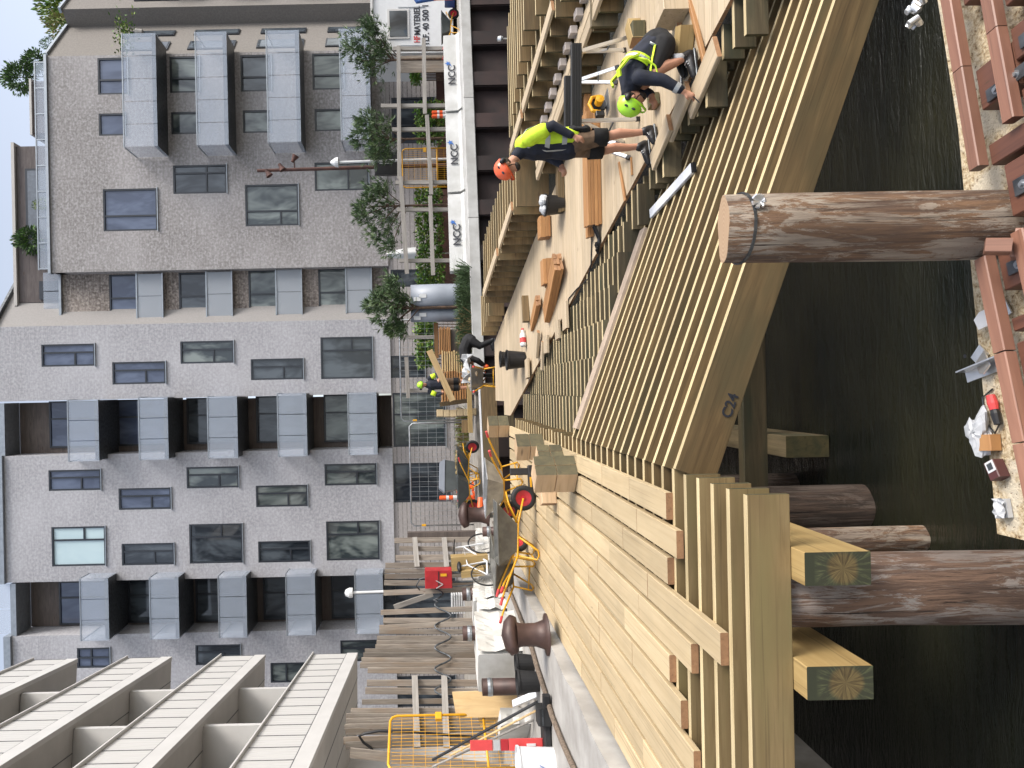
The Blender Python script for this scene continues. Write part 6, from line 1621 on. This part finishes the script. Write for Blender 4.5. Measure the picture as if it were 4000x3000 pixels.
# bicycle parked behind the wheelbarrows
p = gz(1955, 2180); t = thing('bicycle', 'white bicycle with black saddle half hidden behind the grey wheelbarrows', 'bicycle', (p.x, p.y, GZ), 1.1)
RX = Rx(math.pi / 2)
for x in (-.5, .5):
    wv_ = MB()
    wv_.tube([(x + .33 * math.cos(a), 0, .33 + .33 * math.sin(a)) for a in [2 * math.pi * i / 28 for i in range(29)]], .018, 6); o = wv_.build('wheel', M['rubber'], t)
    sp = MB()
    for i in range(10): a_ = math.pi * i / 10; sp.bar((x + .31 * math.cos(a_), 0, .33 + .31 * math.sin(a_)), (x - .31 * math.cos(a_), 0, .33 - .31 * math.sin(a_)), .004, .004, up=V((0, 1, 0)))
    sp.build('spokes', M['alu'], o)
fr = MB().tube([(-.5, 0, .33), (-.1, 0, .3), (.4, 0, .78), (-.2, 0, .72), (-.1, 0, .3)], .022, 8).tube([(.5, 0, .33), (.4, 0, .78), (.37, 0, .95)], .02, 8).tube([(-.2, 0, .72), (-.5, 0, .33)], .014, 6).tube([(-.2, 0, .7), (-.23, 0, .86)], .016, 6)
fr.build('frame', M['white'], t); MB().tube([(.30, -.28, .97), (.37, -.1, .98), (.37, .1, .98), (.30, .28, .97)], .015, 6).build('handlebar', M['black'], t)
MB().ell((-.25, 0, .90), (.15, .085, .05), None, 14, 8).build('saddle', M['black'], t, smooth=True)
# black tubs, plywood, tools at the left
for x, y, r, h, lab in ((2105, 2662, .17, .32, 'open black tub standing in front at the foot of the plywood sheet'), (2085, 2590, .15, .28, 'black tub right behind the large mooring bollard')):
    bucket('tub', lab, gz(x, y), r, h, M['rubber'])
YP = 13.2
for lab, x0, x1, ya, yb, tilt in (('wide plywood sheet leaning behind the yellow mesh barrier', 1755, 2115, 2700, 2790, 0), ('lower plywood sheet lying against the wide one', 1850, 2110, 2770, 2830, .03)):
    a, b = A(x1, (ya + yb) / 2, YP - .5), A(x0 + 20, (ya + yb) / 2 + 8, YP); a.z = max(a.z, GZ + .02)
    tag(board('plywood_sheet', a, b, (yb - ya) * YP / F * 1.1, .02, [M['ply'], M['ply']], up=V((.1, -1, .2))), lab, 'plywood')
a, b = A(2110, 3010, 11.9), A(2110, 2785, 13.1); yellow_gate('tall yellow mesh barrier standing among boards at the left edge', (a.x, 12.0, GZ), (b.x, 13.1, GZ), A(1520, 2900, 12.5).z - GZ, 30, True, .62)
p = gz(2150, 2905); t = thing('warning_post', 'red and white plastic warning post in a black foot before the yellow mesh barrier', 'warning post', (p.x, p.y, GZ), .2)
hh = A(1836, 2905, p.y).z - GZ; s_ = .14
for i, (f0, f1, m) in enumerate(((0, .47, 'redplastic'), (.47, .58, 'red'), (.58, .69, 'alu'), (.69, 1.0, 'redplastic'))): MB().box((0, 0, .1 + (hh - .1) * (f0 + f1) / 2), (s_ * (1 - .15 * i / 3), .05, (hh - .1) * (f1 - f0) - .004), ch=.008).build('blade', M[m], t)
MB().box((0, 0, .05), (.62, .34, .1), ch=.02).build('foot', M['rubber'], t); MB().box((0, -.03, .26), (.03, .012, .12)).build('slot', M['white'], t)
p = gz(2150, 2790); t = thing('rubber_foot', 'dark ribbed rubber foot block left of the leaning poles', 'foot block', (p.x, p.y, GZ), .1); MB().box((0, 0, .09), (.22, .25, .18), ch=.02).build('block', M['rubber'], t); MB().box((0, -.128, .12), (.2, .01, .02)).build('groove', M['steel_dark'], t)
for (xa, ya, xb, yb, Y, r, m, lab) in ((2135, 2722, 1690, 2968, 11.0, .022, 'black', 'long black pole leaning with the pale poles at the left'), (2140, 2752, 1760, 2950, 11.2, .016, 'ply', 'pale thin pole leaning just below the long black pole'), (2120, 2795, 1690, 2995, 11.4, .018, 'grey_post', 'grey pole leaning lowest across the yellow mesh barrier')):
    a, b = A(xa, ya, Y - .5), A(xb, yb, Y + .3); tag(MB().tube([a, b], r, 8).build('leaning_pole', M[m], loc=a), lab, 'pole')
t = thing('tool_head', 'black tool heads at the foot of the leaning poles', 'tool', gz(2155, 2735)); m_ = MB().box((0, 0, .07), (.14, .1, .1), ch=.02); m_.build('head', M['black'], t)
p = gz(2165, 2985); t = thing('white_bucket', 'white plastic container with dark scribbles at the left bottom corner', 'bucket', (p.x, p.y, GZ), .1)
hh = 2 * .24; MB().lathe([(0, 0), (.2, 0), (.22, hh), (.235, hh), (.235, hh - .03), (.0, hh - .04)], (0, 0, 0), 20).build('shell', M['white'], t); mk = MB()
for i in range(5): mk.bar((-.1 + .03 * i, -.222, .12 + .03 * (i % 2)), (-.06 + .035 * i, -.222, .22), .006, .012, up=V((0, -1, 0)))
mk.build('scribble', M['logo_blue'], t)
p = A(2060, 2755, 10.9); t = thing('mould_frame', 'grey metal profile leaning on the plywood sheet by the black tub', 'metal profile', (p.x, p.y, GZ + .02), 0)
a, b = A(2005, 2750, 10.9), A(2105, 2708, 10.7); o = board('profile', b, a, .11, .05, [M['alu'], M['steel_dark']], t)
# thick rope on the old quay
pts = [gz(x, y) + V((0, 0, .04)) for x, y in ((1935, 2040), (1985, 2130), (1990, 2180), (2000, 2310), (2035, 2395), (2060, 2460), (2090, 2540), (2110, 2610), (2140, 2700), (2170, 2800), (2210, 2900), (2260, 3010))]
tag(MB().tube(pts, .035, 8).build('rope', plain('brown_rope', (.20, .15, .11), .9, var=.3, scale=30, bs=.6), smooth=True, loc=pts[0]), 'thick brown rope lying along the old concrete quay', 'rope')
tag(MB().tube([gz(1995, 2250) + V((0, 0, .09)), gz(1998, 2312) + V((0, 0, .09))], .08, 12).build('steel_pipe', M['pipe_brown'], loc=gz(1995, 2250)), 'short brown pipe lying on the old quay below the end on wheelbarrow', 'pipe')
# folded white parasol
p = A(1700, 990, 28.4); t = thing('parasol', 'closed white parasol standing behind the hedge', 'parasol', (p.x, p.y, GZ)); z1, z0 = A(1515, 993, 28.4).z - GZ, A(1625, 990, 28.4).z - GZ
MB().tube([(0, 0, 0), (0, 0, z1)], .025, 8).build('pole', M['alu'], t)
mb = MB(); n = 16
for i, (r, z) in enumerate(((.22, z0), (.19, z0 + (z1 - z0) * .4), (.12, z0 + (z1 - z0) * .8), (.03, z1 + .05))):
    for j in range(n): a = 2 * math.pi * j / n; k = r * (1 + .22 * math.cos(4 * a)); mb.v.append(V((k * math.cos(a), k * math.sin(a), z)))
for i in range(3):
    for j in range(n): q = (j + 1) % n; mb.f.append((i * n + j, i * n + q, (i + 1) * n + q, (i + 1) * n + j)); mb.m.append(0)
mb.build('canopy', M['white'], t, smooth=True)
# bright mortar bags in the gap of the palisade and dark post next to it
p = A(1690, 2355, 21.4); t = thing('slat_pallet', 'pile of white slats lying in the gap between the boards', 'slats', (p.x, p.y, GZ + .5), 0)
for i in range(6): MB().box((0, 0, i * .07), (.55, .4, .045), ch=.005).build('slat', M['white'], t)
t = thing('steel_post', 'dark brown square post at the right end of the weathered boards', 'post', (A(1700, 2088, 20.6).x, 20.6, GZ)); MB().box((0, 0, (A(1592, 2088, 20.6).z - GZ) / 2), (.18, .18, A(1592, 2088, 20.6).z - GZ), ch=.01).build('post', M['dark_clad'], t)
# pigeon like ornaments: chromed fitting on the terrace
p = A(2038, 150, 12.6); t = thing('pipe_clamp', 'shiny clamp on a thin rod standing at the terrace end', 'clamp', (p.x, p.y, A(2040, 165, 12.6).z)); 
q = A(1955, 150, 12.6).z - A(2040, 165, 12.6).z
MB().tube([(0, 0, 0), (0, 0, q)], .015, 6).build('rod', M['alu'], t); MB().lathe([(0, -.05), (.04, -.04), (.05, .0), (.04, .05), (0, .06)], (0, 0, q), 10).build('head', M['alu'], t)
